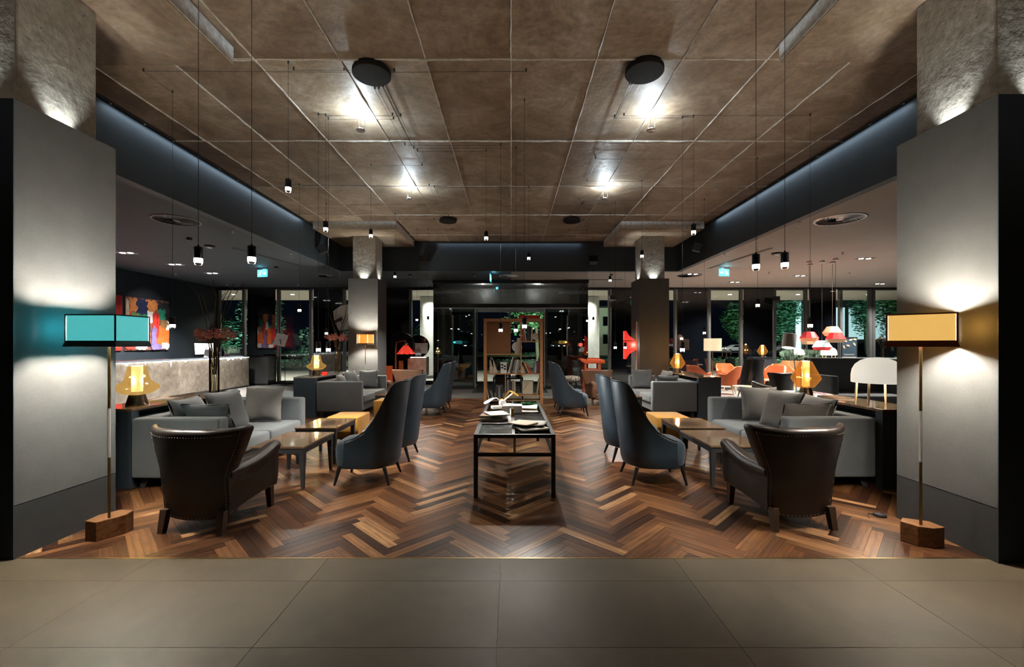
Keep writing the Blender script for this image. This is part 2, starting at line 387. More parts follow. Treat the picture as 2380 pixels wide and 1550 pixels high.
# herringbone parquet
PL, PW = .60, .078
def plank_mb(b, M4):
    b.box(0, PL-.0016, 0, PW-.0016, -.012, 0, M4)
def plank_uv(me):
    uv = me.uv_layers.new(name='UVMap')
    return uv
cells = []
q2 = math.sqrt(.5)
for i in range(-140, 260):
    for j in range(-14, 14):
        for kind in (0, 1):
            if kind == 0: u0, v0, du, dv = i*PW + j*PL, i*PW - j*PL, PL, PW
            else: u0, v0, du, dv = i*PW + j*PL, (i+1)*PW - j*PL, PW, PL
            uc, vc = u0+du/2, v0+dv/2
            x, y = (uc-vc)*q2, (uc+vc)*q2 + 3.0
            if -5.3 < x < 5.2 and 2.7 < y < 12.3: cells.append((x, y, kind, u0, v0, du, dv))
def clip(poly, x0, x1, y0, y1):
    for ax, lim, sg in ((0,x0,1),(0,x1,-1),(1,y0,1),(1,y1,-1)):
        out = []
        for k in range(len(poly)):
            a, b = poly[k], poly[(k+1)%len(poly)]
            ia, ib = (a[ax]-lim)*sg >= 0, (b[ax]-lim)*sg >= 0
            if ia: out.append(a)
            if ia != ib:
                tt = (lim-a[ax])/(b[ax]-a[ax]); out.append(tuple(a[c]+(b[c]-a[c])*tt for c in range(4)))
        poly = out
        if len(poly) < 3: return []
    return poly
whole = {}
def plank_poly(u0, v0, du, dv):
    g = .0008; L = max(du, dv)
    cs = [(u0+g,v0+g),(u0+du-g,v0+g),(u0+du-g,v0+dv-g),(u0+g,v0+dv-g)]
    out = []
    for (u, v) in cs:
        s, t_ = (u-u0, v-v0) if du > dv else (v-v0, u-u0)
        out.append(((u-v)*q2, (u+v)*q2+3.0, s, t_))
    return out
def poly_mesh(polys, name, origin=(0,0)):
    vs, fs, uvs = [], [], []
    for p in polys:
        n = len(p); b = len(vs)
        vs += [(a[0]-origin[0],a[1]-origin[1],0) for a in p]+[(a[0]-origin[0],a[1]-origin[1],-.012) for a in p]
        ar = sum(p[k][0]*p[(k+1)%n][1]-p[(k+1)%n][0]*p[k][1] for k in range(n))
        top = list(range(n)) if ar > 0 else list(range(n-1,-1,-1))
        fs.append([b+k for k in top]); uvs += [(p[k][2],p[k][3]) for k in top]
        for k in range(n):
            f = (b+k, b+k+n, b+(k+1)%n+n, b+(k+1)%n); fs.append(f if ar > 0 else f[::-1])
            uvs += [(p[q % n][2], p[q % n][3]) for q in ((k, k, (k+1)%n, (k+1)%n) if ar > 0 else ((k+1)%n, (k+1)%n, k, k))]
    me = bpy.data.meshes.new(name); me.from_pydata(vs, [], fs)
    uv = me.uv_layers.new(name='UVMap')
    uv.data.foreach_set('uv', [c for q in uvs for c in q]); me.materials.append(M['plank']); return me
near, rest = [], []
for c in cells:
    full = plank_poly(*c[3:]); p = clip(full, -4.95, 4.9, 3.026, 11.95)
    if len(p) < 3: continue
    vis = abs(c[0]) < 1.05*c[1]*1.02 and c[1] > 2.9
    (near if vis else rest).append((c[1] + .25*abs(c[0]), c, p, len(p) == 4 and p == full))
near.sort(key=lambda a: a[0])
for d, c, p, isfull in near[:300]:
    if isfull:
        if c[2] not in whole:
            o = (c[0], c[1]); whole[c[2]] = poly_mesh([p], 'plank', o)
        inst('plank', whole[c[2]], fw, (c[0], c[1], 0))
    else:
        inst('plank', poly_mesh([p], 'plank', (c[0], c[1])), fw, (c[0], c[1], 0))
o = inst('plank_field', poly_mesh([a[2] for a in near[300:]+rest], 'plank_field'), fw); o['kind'] = 'stuff'

# ---- raised concrete ceiling, board by board
ce = struct(bxs('ceiling', M['ridge'], (-5.15,5.05,-5,12.9,CZ+.03,CZ+.3)))
rows = [-4.545,-2.725,-.905,.915,2.735,4.555,6.385,8.21,10.03,11.85,12.75]
pan_me = {}
for a, b_ in zip(rows[:-1], rows[1:]):
    key = round(b_-a, 1)
    if key not in pan_me:
        me = MB().box(-.4505,.4505,-(b_-a)/2+.002,(b_-a)/2-.002,0,.04).mesh('ceiling_board'); me.materials.append(M['ceil']); pan_me[key] = me
    for k in range(-6, 6):
        x = .906*(k+.5)
        inst('ceiling_board', pan_me[key], ce, (x, (a+b_)/2, CZ + random.uniform(-.004,.004)))
def ridge(p0, p1, name='joint_ridge'):
    b = MB(); n = max(4, int((Vector(p1)-Vector(p0)).length/.12)); rs = []
    d = (Vector(p1)-Vector(p0)).normalized(); s = Vector((-d.y, d.x, 0))
    for i in range(n+1):
        p = Vector(p0).lerp(Vector(p1), i/n) + s*random.uniform(-.004,.004); hw = random.uniform(.004,.013); h = random.uniform(.008,.022)
        rs.append([p+s*hw+Vector((0,0,.01)), p+s*hw*.4-Vector((0,0,h)), p-s*hw*.4-Vector((0,0,h*.8)), p-s*hw+Vector((0,0,.01))])
    b.rings(rs).build(name, M['ridge'], ce)
for k in range(-5, 6): ridge((.906*k, -1, CZ), (.906*k, 12.7, CZ))
for y in rows[4:-1]: ridge((-5, y, CZ), (4.9, y, CZ))

# ---- lower ceiling and fascias
cl = struct(bxs('ceiling', M['lowceil'], (-11.3,FX0-.12,-5,WY+.1,LZ,LZ+.2), (FX0-.12,.0,FY+.12,WY+.1,LZ,LZ+.2)))
cr = struct(bxs('ceiling', M['lowceil_r'], (FX1+.12,16.2,-5,WY+.1,LZ,LZ+.2), (.0,FX1+.12,FY+.12,WY+.1,LZ,LZ+.2)))
struct(bxs('trim_2', M['navy'], (FX0-.14,FX0,-5,FY,LZ-.002,CZ-.035)))['label'] = 'left dark blue ceiling fascia'
struct(bxs('trim_3', M['navy'], (FX1,FX1+.14,-5,FY,LZ-.002,CZ-.035)))['label'] = 'right dark blue ceiling fascia'
struct(bxs('trim_4', M['navy'], (FX0-.14,FX1+.14,FY,FY+.14,LZ-.002,CZ-.03)))['label'] = 'far dark blue ceiling bulkhead'
for x_, y0_, y1_, nm in ((FX0,3.6,11.6,'cove_led'),(FX1,3.6,11.6,'cove_led')):
    sg = 1 if x_ < 0 else -1
    t = thing('led_strip', 'led strip along the top of the %s ceiling fascia' % ('left' if sg > 0 else 'right'), 'led strip', (x_+sg*.02,(y0_+y1_)/2,CZ-.02))
    bxs('channel', M['black'], (-.012,.012,-(y1_-y0_)/2,(y1_-y0_)/2,-.008,.012), parent=t)
    dm = MB().box(-.006,.006,-.01,.01,-.014,-.008).mesh('led_dot'); dm.materials.append(M['white'])
    for k in range(16): inst('led_dot', dm, t, (0,-(y1_-y0_)/2+.25+k*.5,0))
    light('AREA','cove_light',(sg*.05,.2,-.03),6,(.72,.88,1),parent=t,wh=(.05,y1_-y0_-3.0)).rotation_euler = (0,sg*R(6),0)
t = thing('led_strip', 'led strip along the top of the far bulkhead', 'led strip', (-.05,FY-.02,CZ-.02))
bxs('channel', M['black'], (-2.4,2.4,-.012,.012,-.008,.012), parent=t)
light('AREA','cove_light',(0,-.05,-.03),2.2,(.72,.88,1),parent=t,wh=(4.2,.05)).rotation_euler = (R(6),0,0)
struct(bxs('ceiling', M['black'], (-5.6,FX0-.14,-5,13.2,LZ+.2,5), (FX1+.14,5.5,-5,13.2,LZ+.2,5), (-5.6,5.5,FY+.14,13.3,LZ+.2,5), (-5.6,5.5,-5.2,13.3,4.85,5)))  # unseen black roof added above the ceilings to stop light leaks

# ---- walls
struct(bxs('wall_left', M['wallblk'], (-11.3,-11.1,-5,WY+.2,-.1,LZ)))
struct(bxs('wall_right', M['wallblk'], (16,16.2,-5,WY+.2,-.1,LZ)))
struct(bxs('wall_back', M['wallblk'], (-11.3,16.2,-5.2,-5,-.1,5)))
wf = struct(bxs('wall_far', M['black'], (-11.1,16,WY,WY+.1,-.1,.09), (-11.1,16,WY-.02,WY+.12,LZ-.06,LZ), (14.95,16,WY,WY+.1,0,LZ)))
gl_b = [(-11.05,-10.17),(-8.77,-7.64),(-6.28,-5.1),(-3.76,-2.6),(2.6,3.68),(5.04,6.18),(7.55,8.67),(10.02,11.12),(12.53,13.56),(13.77,14.9)]
dk_b = [(-10.02,-8.92),(-7.51,-6.34),(-5.0,-3.85),(3.78,4.92),(6.29,7.45),(8.8,9.93),(11.28,12.34)]
edges = sorted(gl_b+dk_b)
for a, b_ in dk_b:
    bxs('dark_panel', M['dkglass'], (a+.02,b_-.02,WY+.01,WY+.04,.09,LZ-.06), parent=wf)
for n_, (a, b_) in enumerate(gl_b):
    wd = bxs('window_%d' % (n_+1), M['alu'], (a-.09,a,WY-.04,WY+.1,.05,LZ-.05), (b_,b_+.09,WY-.04,WY+.1,.05,LZ-.05), (a-.09,b_+.09,WY-.02,WY+.1,.05,.12), (a-.09,b_+.09,WY-.02,WY+.1,LZ-.1,LZ-.05))
    struct(wd); bxs('pane', M['glass'], (a,b_,WY+.03,WY+.042,.12,LZ-.1), parent=wd)

# ---- glazed entrance vestibule
VX0, VX1, VY = -2.61, 2.58, 14.4
dv = bxs('door_1', M['black'], (VX0,VX1,VY-.03,VY+.05,LZ-.11,LZ), (VX0-.02,VX0+.05,VY,WY,LZ-.11,LZ), (VX1-.05,VX1+.02,VY,WY,LZ-.11,LZ), (VX0,-1.22,VY-.06,VY+.1,0,.11), (1.14,VX1,VY-.06,VY+.1,0,.11))
struct(dv); dv['label'] = 'glass entrance vestibule with sliding doors'
bxs('door_track', M['steel'], (VX0,VX1,VY+.0,VY+.05,2.69,2.73), parent=dv)
bxs('transom', M['blackgl'], (VX0,VX1,VY+.05,VY+.12,2.73,2.86), parent=dv)
for a, b_ in ((VX0,-1.9),(-1.9,-1.22),(1.14,1.85),(1.85,VX1)):
    bxs('pane', M['glass_v'], (a+.005,b_-.005,VY,VY+.012,.11,2.69), parent=dv)
for a, b_ in ((VX0,-1.22),(-1.22,-.05),(-.05,1.14),(1.14,VX1)):
    bxs('pane', M['glass_v'], (a+.005,b_-.005,VY,VY+.012,2.86,LZ-.11), parent=dv)
for x in (VX0, VX1-.012):
    for a, b_ in ((VY+.02,15.3),(15.3,WY)):
        bxs('pane', M['glass_v'], (x,x+.012,a+.005,b_-.005,.05,LZ-.11), parent=dv)
for x in (-1.22, 1.10): bxs('door_stile', M['steel'], (x,x+.035,VY-.015,VY+.03,.05,2.69), parent=dv)
for a, b_ in ((-2.5,-1.25),(1.17,2.4)):
    lf = bxs('door_leaf', M['alu'], (a,a+.05,VY+.14,VY+.18,.03,2.69), (b_-.05,b_,VY+.14,VY+.18,.03,2.69), (a,b_,VY+.14,VY+.18,.03,.1), parent=dv)
    bxs('leaf_pane', M['glass_v'], (a+.05,b_-.05,VY+.155,VY+.165,.1,2.69), parent=lf)
bxs('vestibule_ceiling', mat('vestibule_plaster',(.20,.21,.215),.7), (VX0+.06,VX1-.06,VY+.13,WY-.05,LZ-.02,LZ-.002), parent=dv)
bxs('door_mat', M['plinth'], (-1.22,1.14,13.3,WY,0,.008), parent=dv)
ent = bxs('door_2', M['alu'], (-2.6,-1.29,WY,WY+.08,.05,LZ-.05), (1.21,2.6,WY,WY+.08,.05,LZ-.05), (-1.29,1.21,WY,WY+.08,2.77,LZ-.05), (-1.29,1.21,WY,WY+.06,2.72,2.77))
struct(ent); ent['label'] = 'outer glass doors of the entrance'
for a, b_ in ((-2.58,-1.95),(-1.94,-1.31),(1.23,1.9),(1.91,2.58)): bxs('side_pane', M['dkglass'], (a,b_,WY-.015,WY-.003,.08,2.72), parent=ent)
for a, b_ in ((-1.29,-.09),(-.03,1.21)): bxs('pane', M['glass'], (a,b_,WY+.03,WY+.042,.05,2.72), parent=ent)
bxs('mullion', M['alu'], (-.09,-.03,WY,WY+.08,.05,2.72), parent=ent)
for x in (-1.0, .92):
    b = MB(); b.lathe([(.05,0),(.05,.02),(.03,.03)], 16, (x,15.2,LZ-.03)); b.build('ceiling_spot', M['glow_w'], ent)
    light('POINT', 'vestibule_spot', (x,15.2,LZ-.10), 13, size=.04)

# ---- columns
def column(cx, cy, label, near):
    t = thing('column', label, 'column', (cx,cy,0)); hs = .385
    bxs('plinth', M['skirt'], (-hs,hs,-hs,hs,0,.368), parent=t)
    b = MB()
    for (x0,x1,y0,y1) in ((-hs,hs,-hs,-hs+.02),(-hs,hs,hs-.02,hs),(-hs,-hs+.02,-hs+.02,hs-.02),(hs-.02,hs,-hs+.02,hs-.02)): b.box(x0,x1,y0,y1,.374,3.21)
    b.build('cladding', M['clad'], t)
    if near: bxs('front_panel', M['navy'], (-hs,hs,-hs-.006,-hs,0,3.212), parent=t)
    bxs('shaft', M['conc'], (-.3,.3,-.3,.3,.3,4.34), parent=t, bevel=.012)
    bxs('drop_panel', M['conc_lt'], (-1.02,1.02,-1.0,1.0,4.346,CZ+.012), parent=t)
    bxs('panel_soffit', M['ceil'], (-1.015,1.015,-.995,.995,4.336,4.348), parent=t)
    s = 1 if cx < 0 else -1
    for (x, y) in ((s*.335,0),(0,-.335)):
        MB().lathe([(.02,0),(.025,.02),(.025,.05),(.018,.055)], 12, (x,y,3.03)).build('uplight', M['glow_cool'], t)
        l_ = light('SPOT', 'column_uplight', (x,y,3.10), K_COL, (.95,1,.97), .012, t, spot=80, blend=.9)
        l_.rotation_euler = (PI, 0, 0)
    return t
column(-3.85, 3.385, 'clad concrete column at left behind the turquoise floor lamp', True)
column(3.72, 3.335, 'clad concrete column at right behind the ochre floor lamp', True)
column(-3.85, 11.565, 'clad concrete column behind the orange floor lamp', False)
column(3.72, 11.565, 'clad concrete column beside the red wall lamp', False)

# ================================================================ OUTDOORS
struct(tag(bxs('pavement', M['pave'], *[( -30+i*1.2+.006, -30+(i+1)*1.2-.006, 16.42+j*.9, 16.42+(j+1)*.9-.012, -.06, -.01+.002*((i*7+j*3)%3)) for i in range(50) for j in range(9)]), 'pale paved forecourt outside the glass front', 'pavement'))
struct(tag(bxs('road', M['road'], (-60,80,24.6,28,-.1,-.02), (-60,120,60,110,-.1,-.03)), 'dark road beyond the forecourt', 'road'))
struct(tag(bxs('lawn', M['lawn'], (-60,120,28,60,-.1,-.01), (-60,120,110,140,-.1,-.01)), 'dark lawn behind the hedges', 'lawn'))
can = struct(tag(bxs('outdoor_canopy', M['soffit'], (-16,20,WY+.12,20.7,3.62,3.95)), 'flat canopy over the entrance forecourt', 'canopy'))
for x in (-11.8,-9.3,-6.6,-3.17,3.0,6.4,9.3,12.2,15.2):
    MB().lathe([(.07,0),(.07,.01),(.05,.012)], 16, (x,18.3,3.606)).build('canopy_downlight', M['glow_w'], can)
    light('SPOT', 'canopy_spot', (x,18.3,3.59), K_EXT, (1,.93,.82), .06, target=(x,18.3,0), spot=150, blend=.5)
for x, lb in ((-3.72,'round white outdoor column left of the entrance'),(3.59,'round white outdoor column right of the entrance')):
    t = thing('outdoor_column', lb, 'column', (x,19.2,0))
    MB().lathe([(.335,.12),(.335,3.6)], 32).build('shaft', M['plaster'], t, 40); MB().lathe([(.36,0),(.36,.12)], 32).build('base_ring', M['alu'], t, 40)

def leaves(b, c, rad, n, size, flat=1.0, seed=0, core=.15):
    rnd = random.Random(seed)
    for _ in range(n):
        while True:
            p = Vector((rnd.uniform(-1,1), rnd.uniform(-1,1), rnd.uniform(-1,1)))
            if core < p.length < 1: break
        p = Vector((c[0]+p.x*rad[0], c[1]+p.y*rad[1], c[2]+p.z*rad[2]))
        e = Matrix.Rotation(rnd.uniform(0,2*PI),3,'Z') @ Matrix.Rotation(rnd.uniform(0,PI),3,'X')
        s = size*rnd.uniform(.6,1.4); u = e @ Vector((s,0,0)); v_ = e @ Vector((0,s*.45,0))
        b.add([p-u, p-v_*.9, p+u, p+v_*.9], [(0,1,2,3)])
def tree(x, y, h, rx, rz, m, label, n=2600, lobes=6, seed=1):
    t = thing('tree', label, 'tree', (x,y,-.02), 0, 'trees outside'); rnd = random.Random(seed)
    zt = h-2*rz
    MB().tube([(0,0,0),(.05,0,max(.5,zt*.6)),(-.03,.05,h-rz),(.05,.0,h-rz*.5)], [.14,.11,.08,.03], 8).build('trunk', M['bark'], t, 60)
    b = MB()
    for k in range(lobes):
        a = rnd.uniform(0,2*PI); q = rnd.uniform(.2,.65)
        c = (math.cos(a)*rx*q, math.sin(a)*rx*q, h-rz+rnd.uniform(-.6,.6)*rz)
        leaves(b, c, (rx*.55,rx*.55,rz*.5), n//lobes, .11, seed=seed*31+k)
        MB().tube([(0,.02,h-rz*1.4),(c[0]*.5,c[1]*.5,(h-rz*1.4+c[2])/2),c], [.05,.035,.015], 5).build('branch', M['bark'], t, 60)
    tag(b.build('foliage', m, t), kind='stuff')
    return t
tree(-15.6, 26, 5.2, 1.7, 2.0, M['leaf2'], 'leafy teal tree seen through the leftmost window', 2600, 6, 3)
tree(-18.9, 27, 3.9, 1.5, 1.6, M['leaf'], 'low dark tree beside the reception window', 2200, 6, 4)
tree(-12.9, 30, 3.0, 1.6, 1.3, M['leaf3'], 'pale palm-like bush behind the forecourt hedge', 2400, 7, 5)
tree(1.6, 27, 5.2, 2.1, 1.9, M['leaf'], 'green tree seen above the bookcase', 3200, 7, 6)
tree(-6.1, 30.2, 3.4, 1.2, 1.4, M['leaf2'], 'bushy tree left of the white outdoor column', 2000, 5, 7)
tree(16.4, 30.7, 5.6, 1.15, 2.0, M['leaf'], 'full green tree behind the striped drum lamp', 3200, 7, 8)
tree(18.9, 30, 5.6, 1.5, 2.1, M['leaf2'], 'wide teal tree behind the pendant cluster', 3800, 8, 9)
tree(25.2, 30.6, 5.8, 1.3, 2.1, M['leaf2'], 'dense tree in front of the lit shop sign', 3200, 8, 10)
tree(29.0, 32.8, 5.8, 1.5, 2.2, M['leaf'], 'yellow-green tree at the far right window', 3000, 8, 11)
tree(8.2, 30, 5.0, 1.3, 1.8, M['leaf2'], 'slim tree beside the right clad column', 1800, 5, 12)
def hedge(x0, x1, y, d, h, m, label, seed):
    t = thing('hedge', label, 'hedge', ((x0+x1)/2, y, -.02), 0, 'hedges outside'); hw = (x1-x0)/2
    MB().box(-hw,hw,-d/2*.8,d/2*.8,0,h*.85).build('core', M['stem'], t)
    b = MB(); rnd = random.Random(seed)
    for _ in range(int((x1-x0)*150)):
        p = Vector((rnd.uniform(-hw,hw), rnd.choice([-1,1,0])*d/2+rnd.uniform(-.12,.12) if rnd.random()<.6 else rnd.uniform(-d/2,d/2), 0))
        p.z = rnd.uniform(.05,h) if abs(p.y) > d*.38 else h*.9+rnd.uniform(-.05,.12)*h
        s = rnd.uniform(.05,.13); e = Matrix.Rotation(rnd.uniform(0,2*PI),3,'Z') @ Matrix.Rotation(rnd.uniform(.3,PI-.3),3,'X')
        u = e @ Vector((s,0,0)); v_ = e @ Vector((0,s*.4,0)); b.add([p-u,p-v_,p+u,p+v_], [(0,1,2,3)])
    tag(b.build('foliage', m, t), kind='stuff')
hedge(-18,-4.2,28.4,1.2,.5,M['hedge'],'low grey-green hedge left of the entrance',1)
hedge(-20,-4.5,32,1.4,1.0,M['leaf2'],'taller dark hedge left of the entrance',2)
hedge(-3.6,3.8,28.4,1.2,.5,M['hedge'],'low grey-green hedge opposite the entrance doors',3)
hedge(-3,4,31.5,1.4,.9,M['leaf2'],'taller dark hedge opposite the entrance doors',4)
hedge(4.4,14,28.6,1.2,.6,M['hedge'],'low grey-green hedge behind the red wall lamp',5)
hedge(14.6,32,28.6,1.4,.65,M['leaf3'],'pale grassy hedge along the right windows',6)
# spotlights added to brighten the trees and bushes
def garden_fill(x, y, tx, ty, tz, p, c, lb):
    t = thing('added_garden_spotlight', lb, 'spotlight', (x,y,-.01), 0, 'added garden spotlights')
    MB().lathe([(.05,0),(.05,.02),(.012,.03),(.012,.16)], 10).build('spike', M['black'], t, 40)
    MB().cyl((0,-.05,.2),(0,.06,.24),.05,.06,12).build('head', M['black'], t, 40)
    light('SPOT', 'garden_fill_spot', (x,y+.02,.3), p*6.5, c, .05, target=(tx,ty,tz), spot=100, blend=.8)
for i, (x,y,tx,ty,tz,p,c) in enumerate(((-15,23.5,-16,27,3,260,(.6,1,.75)),(-9,23.5,-12.5,30,1.5,320,(.75,1,.8)),(.5,23,1.6,27,3.5,700,(.75,1,.65)),(-5.2,24,-5.6,28,2,70,(.75,1,.7)),
        (14,23.6,15.3,29,3.6,330,(.65,1,.6)),(18.2,23.8,19.4,30,3.6,460,(.6,1,.75)),(23.4,23.8,24.2,29,3.4,300,(.6,1,.8)),(27,24,27.6,31,3.6,240,(.8,1,.5)),(8,24,8,30,2.5,110,(.6,1,.75)))):
    garden_fill(x,y,tx,ty,tz,p,c,'added black garden spotlight aimed at the '+('leftmost window tree','palm-like bush','tree above the bookcase','bushy tree by the left outdoor column','tree behind the drum lamp','tree behind the pendant cluster','tree before the shop sign','yellow-green tree','slim tree by the right column')[i])
# far building, lit signs and parked cars
t = thing('building', 'beige low-rise building behind the right outdoor column', 'building', (12.2,58,0))
bxs('wall', M['soffit'], (-4,3.2,0,6,0,6.4), parent=t); bxs('roof', M['road'], (-4.2,3.4,-.2,6.2,6.4,6.6), parent=t)
for x in (-3,-1.4,.2,1.8):
    for z in (1.6,4.0):
        wn = bxs('window', M['alu'], (x-.05,x+.95,-.05,0,z-.05,z+1.25), parent=t); bxs('window_pane', M['dkglass'], (x,x+.9,-.08,-.05,z,z+1.2), parent=wn)
light('SPOT','building_spot',(9,46,6),900,(.9,1,.7),.3,target=(12,58,3),spot=80)  # bare spot aimed at the building wall
t = thing('sign_pylon', 'tall pale blue lit sign beyond the pendant cluster', 'sign', (22.6,34,-.02))
bxs('post', M['alu'], (-.3,.3,-.1,.1,0,.8), parent=t); bxs('light_box', emis('lit_blue_box',(.45,.85,1),1.2), (-.22,.22,-.12,.12,.8,4.9), parent=t); bxs('frame', M['alu'], (-.3,-.22,-.15,.15,.8,5), (.22,.3,-.15,.15,.8,5), (-.3,.3,-.15,.15,4.9,5), parent=t)
t = thing('shop_front', 'bright bluish shop front beyond the trees', 'shop', (34.5,42,-.02))
bxs('wall', M['alu'], (-4,4,0,3,0,6.2), parent=t)
em = emis('lit_shop_window',(.62,.92,1),.7)
for x in (-3.6,-1.6,.4): 
    wn = bxs('window', M['alu'], (x-.06,x+1.66,-.06,0,1.9,5.2), parent=t); bxs('window_pane', em, (x,x+1.6,-.1,-.06,2,5.1), parent=wn)
def car(x, y, rz, m, label):
    t = thing('car', label, 'car', (x,y,-.03), rz, 'parked cars')
    side = [(-2.1,.28),(2.1,.28),(2.15,.6),(2.0,.85),(1.2,.98),(.45,1.42),(-.9,1.46),(-1.75,1.05),(-2.12,.95)]
    b = MB(); b.prism(side, -.85, .85, Matrix.Rotation(R(90),4,'X')); b.build('body', m, t, bevel=.06)
    for s in (-1,1):
        b = MB(); b.prism([(-1.5,1.0),(1.0,1.0),(.42,1.36),(-.85,1.39)], -.005, .005, Matrix.Translation((0,s*.856,0)) @ Matrix.Rotation(R(90),4,'X')); b.build('side_window', M['dkglass'], t)
        for wx in (-1.3,1.35): 
            wh = MB().cyl((wx,s*.72,.32),(wx,s*.9,.32),.32,None,18).build('wheel', M['black'], t, 40); MB().cyl((wx,s*.9,.32),(wx,s*.91,.32),.19,None,14).build('hub', M['steel'], wh)
    b = MB(); b.cb((2.12,.55,.72),(.06,.3,.12)); b.build('headlight', M['glow_cool'], t); MB().cb((2.12,-.55,.72),(.06,.3,.12)).build('headlight', M['glow_cool'], t)
carw = mat('white_car_paint',(.7,.72,.72),.25,coat=.5); carg = mat('grey_car_paint',(.3,.32,.34),.25,coat=.5)
car(44.2,85,PI,carw,'white hatchback parked beside the full green tree'); car(54.5,86,PI,carg,'grey car parked behind the felt lamp'); car(72,86,PI,carw,'pale car parked behind the far right window')
for x in (42,56,72): light('SPOT','car_fill_spot',(x,78,8),2600,(1,.95,.85),.4,target=(x+1,86,0),spot=90)  # bare spots added to light the parked cars
# ================================================================ CEILING FIXTURES
# disc uplights under the concrete
for x, y, lb in ((-1.97,5.63,'small disc uplight under the concrete, front left'),(1.83,5.63,'small disc uplight under the concrete, front right'),(-1.97,8.29,'small disc uplight under the concrete, rear left'),(1.81,8.29,'small disc uplight under the concrete, rear right')):
    t = thing('ceiling_uplight', lb, 'ceiling light', (x,y,CZ), 0, 'disc uplights')
    for a in range(3): MB().cyl((.05*math.cos(a*2.094),.05*math.sin(a*2.094),-.21),(.05*math.cos(a*2.094),.05*math.sin(a*2.094),.0),.0025,None,6).build('stem', M['steel'], t, 40)
    MB().lathe([(.048,-.230),(.056,-.225),(.056,-.215),(.045,-.211)], 24).build('disc', M['steel'], t, 40)
    MB().lathe([(.022,-.211),(.034,-.207),(.034,-.200),(.022,-.198)], 20).build('led_ring', M['glow_w'], t, 40)
    light('SPOT','disc_light',(0,0,-.192),K_DISC,(.80,.94,1),.04,t,spot=178,blend=.05).rotation_euler = (PI,0,0)
# black wire canopies
def canopy(x, y, label):
    t = thing('ceiling_canopy', label, 'canopy', (x,y,CZ), 0, 'black wire canopies')
    MB().lathe([(.2,-.075),(.205,-.07),(.205,-.03),(.19,-.02),(.19,0)], 40).build('disc', M['matte'], t, 40)
    return t
canopy(-1.53,4.72,'black disc canopy on the ceiling, front left'); canopy(1.45,4.68,'black disc canopy on the ceiling, front right')
canopy(-1.52,10.35,'black disc canopy on the ceiling, rear left'); canopy(1.46,10.35,'black disc canopy on the ceiling, rear right')
CAN = {'a':(-1.53,4.72),'b':(1.45,4.68),'c':(-1.52,10.35),'d':(1.46,10.35)}
pb_me = MB().lathe([(.022,.046),(.029,.048),(.030,.052),(.030,.130),(.026,.134),(.008,.138),(.006,.150)], 20).mesh('pendant_body',40); pb_me.materials.append(M['blackgl'])
pg_me = MB().lathe([(.026,.012),(.0285,.014),(.0285,.046),(.02,.046)], 20).mesh('light_ring',40); pg_me.materials.append(M['glow_w'])
pt_me = MB().lathe([(.0285,0),(.0295,.002),(.0295,.012),(.012,.014)], 20).mesh('glass_tip',40); pt_me.materials.append(M['clear'])
pk_me = MB().lathe([(.018,.002),(.022,.004),(.022,.011),(.018,.012)], 16).mesh('louvre',40); pk_me.materials.append(M['black'])
hold_me = MB().cyl((0,0,-.032),(0,0,.002),.009,None,8).mesh('wire_holder',40); hold_me.materials.append(M['black'])
PEND_DIR = (1,.93,.83)
def pendant(x, y, zb, label, can=None, via=None, power=1.0, cone=112):
    t = thing('pendant_lamp', label, 'pendant lamp', (x,y,zb), 0, 'black cylinder pendants')
    inst('body', pb_me, t); inst('light_ring', pg_me, t); inst('glass_tip', pt_me, t); inst('louvre', pk_me, t)
    top = (CZ if FX0 < x < FX1 and y < FY else LZ)-zb-.03
    MB().tube([(0,0,.145),(0,0,top)], .0022, 5).build('cord', M['black'], t)
    if can:
        cx, cy = CAN[can]; cx += random.uniform(-.12,.12); cy += random.uniform(-.08,.08)
        if abs(cy-y) > .6: mid = (cx, y, CZ-.03)
        else: mid = (x, cy, CZ-.03)
        pts = [(cx,cy,CZ-.04), mid, (x,y,CZ-.03)]
        MB().tube([Vector(p)-Vector((x,y,zb)) for p in pts], .0022, 5).build('ceiling_wire', M['black'], t)
        for p in pts[1:]: inst('wire_holder', hold_me, t, tuple(Vector(p)-Vector((x,y,zb))+Vector((0,0,.03))))
        d = (Vector(mid)-Vector((cx,cy,CZ-.03))).normalized()*.25 + Vector((cx,cy,CZ)); inst('wire_holder', hold_me, t, tuple(d-Vector((x,y,zb))))
    else:
        inst('wire_holder', hold_me, t, (0,0,top+.03))
    l_ = light('SPOT','pendant_spot',(0,0,.005),K_PEND*power,PEND_DIR,.02,t,spot=cone,blend=.9)
    return t
def pp(px, py, Y): return ((px-1188)*Y/1000, Y, 1.5-(py-800)*Y/1000)
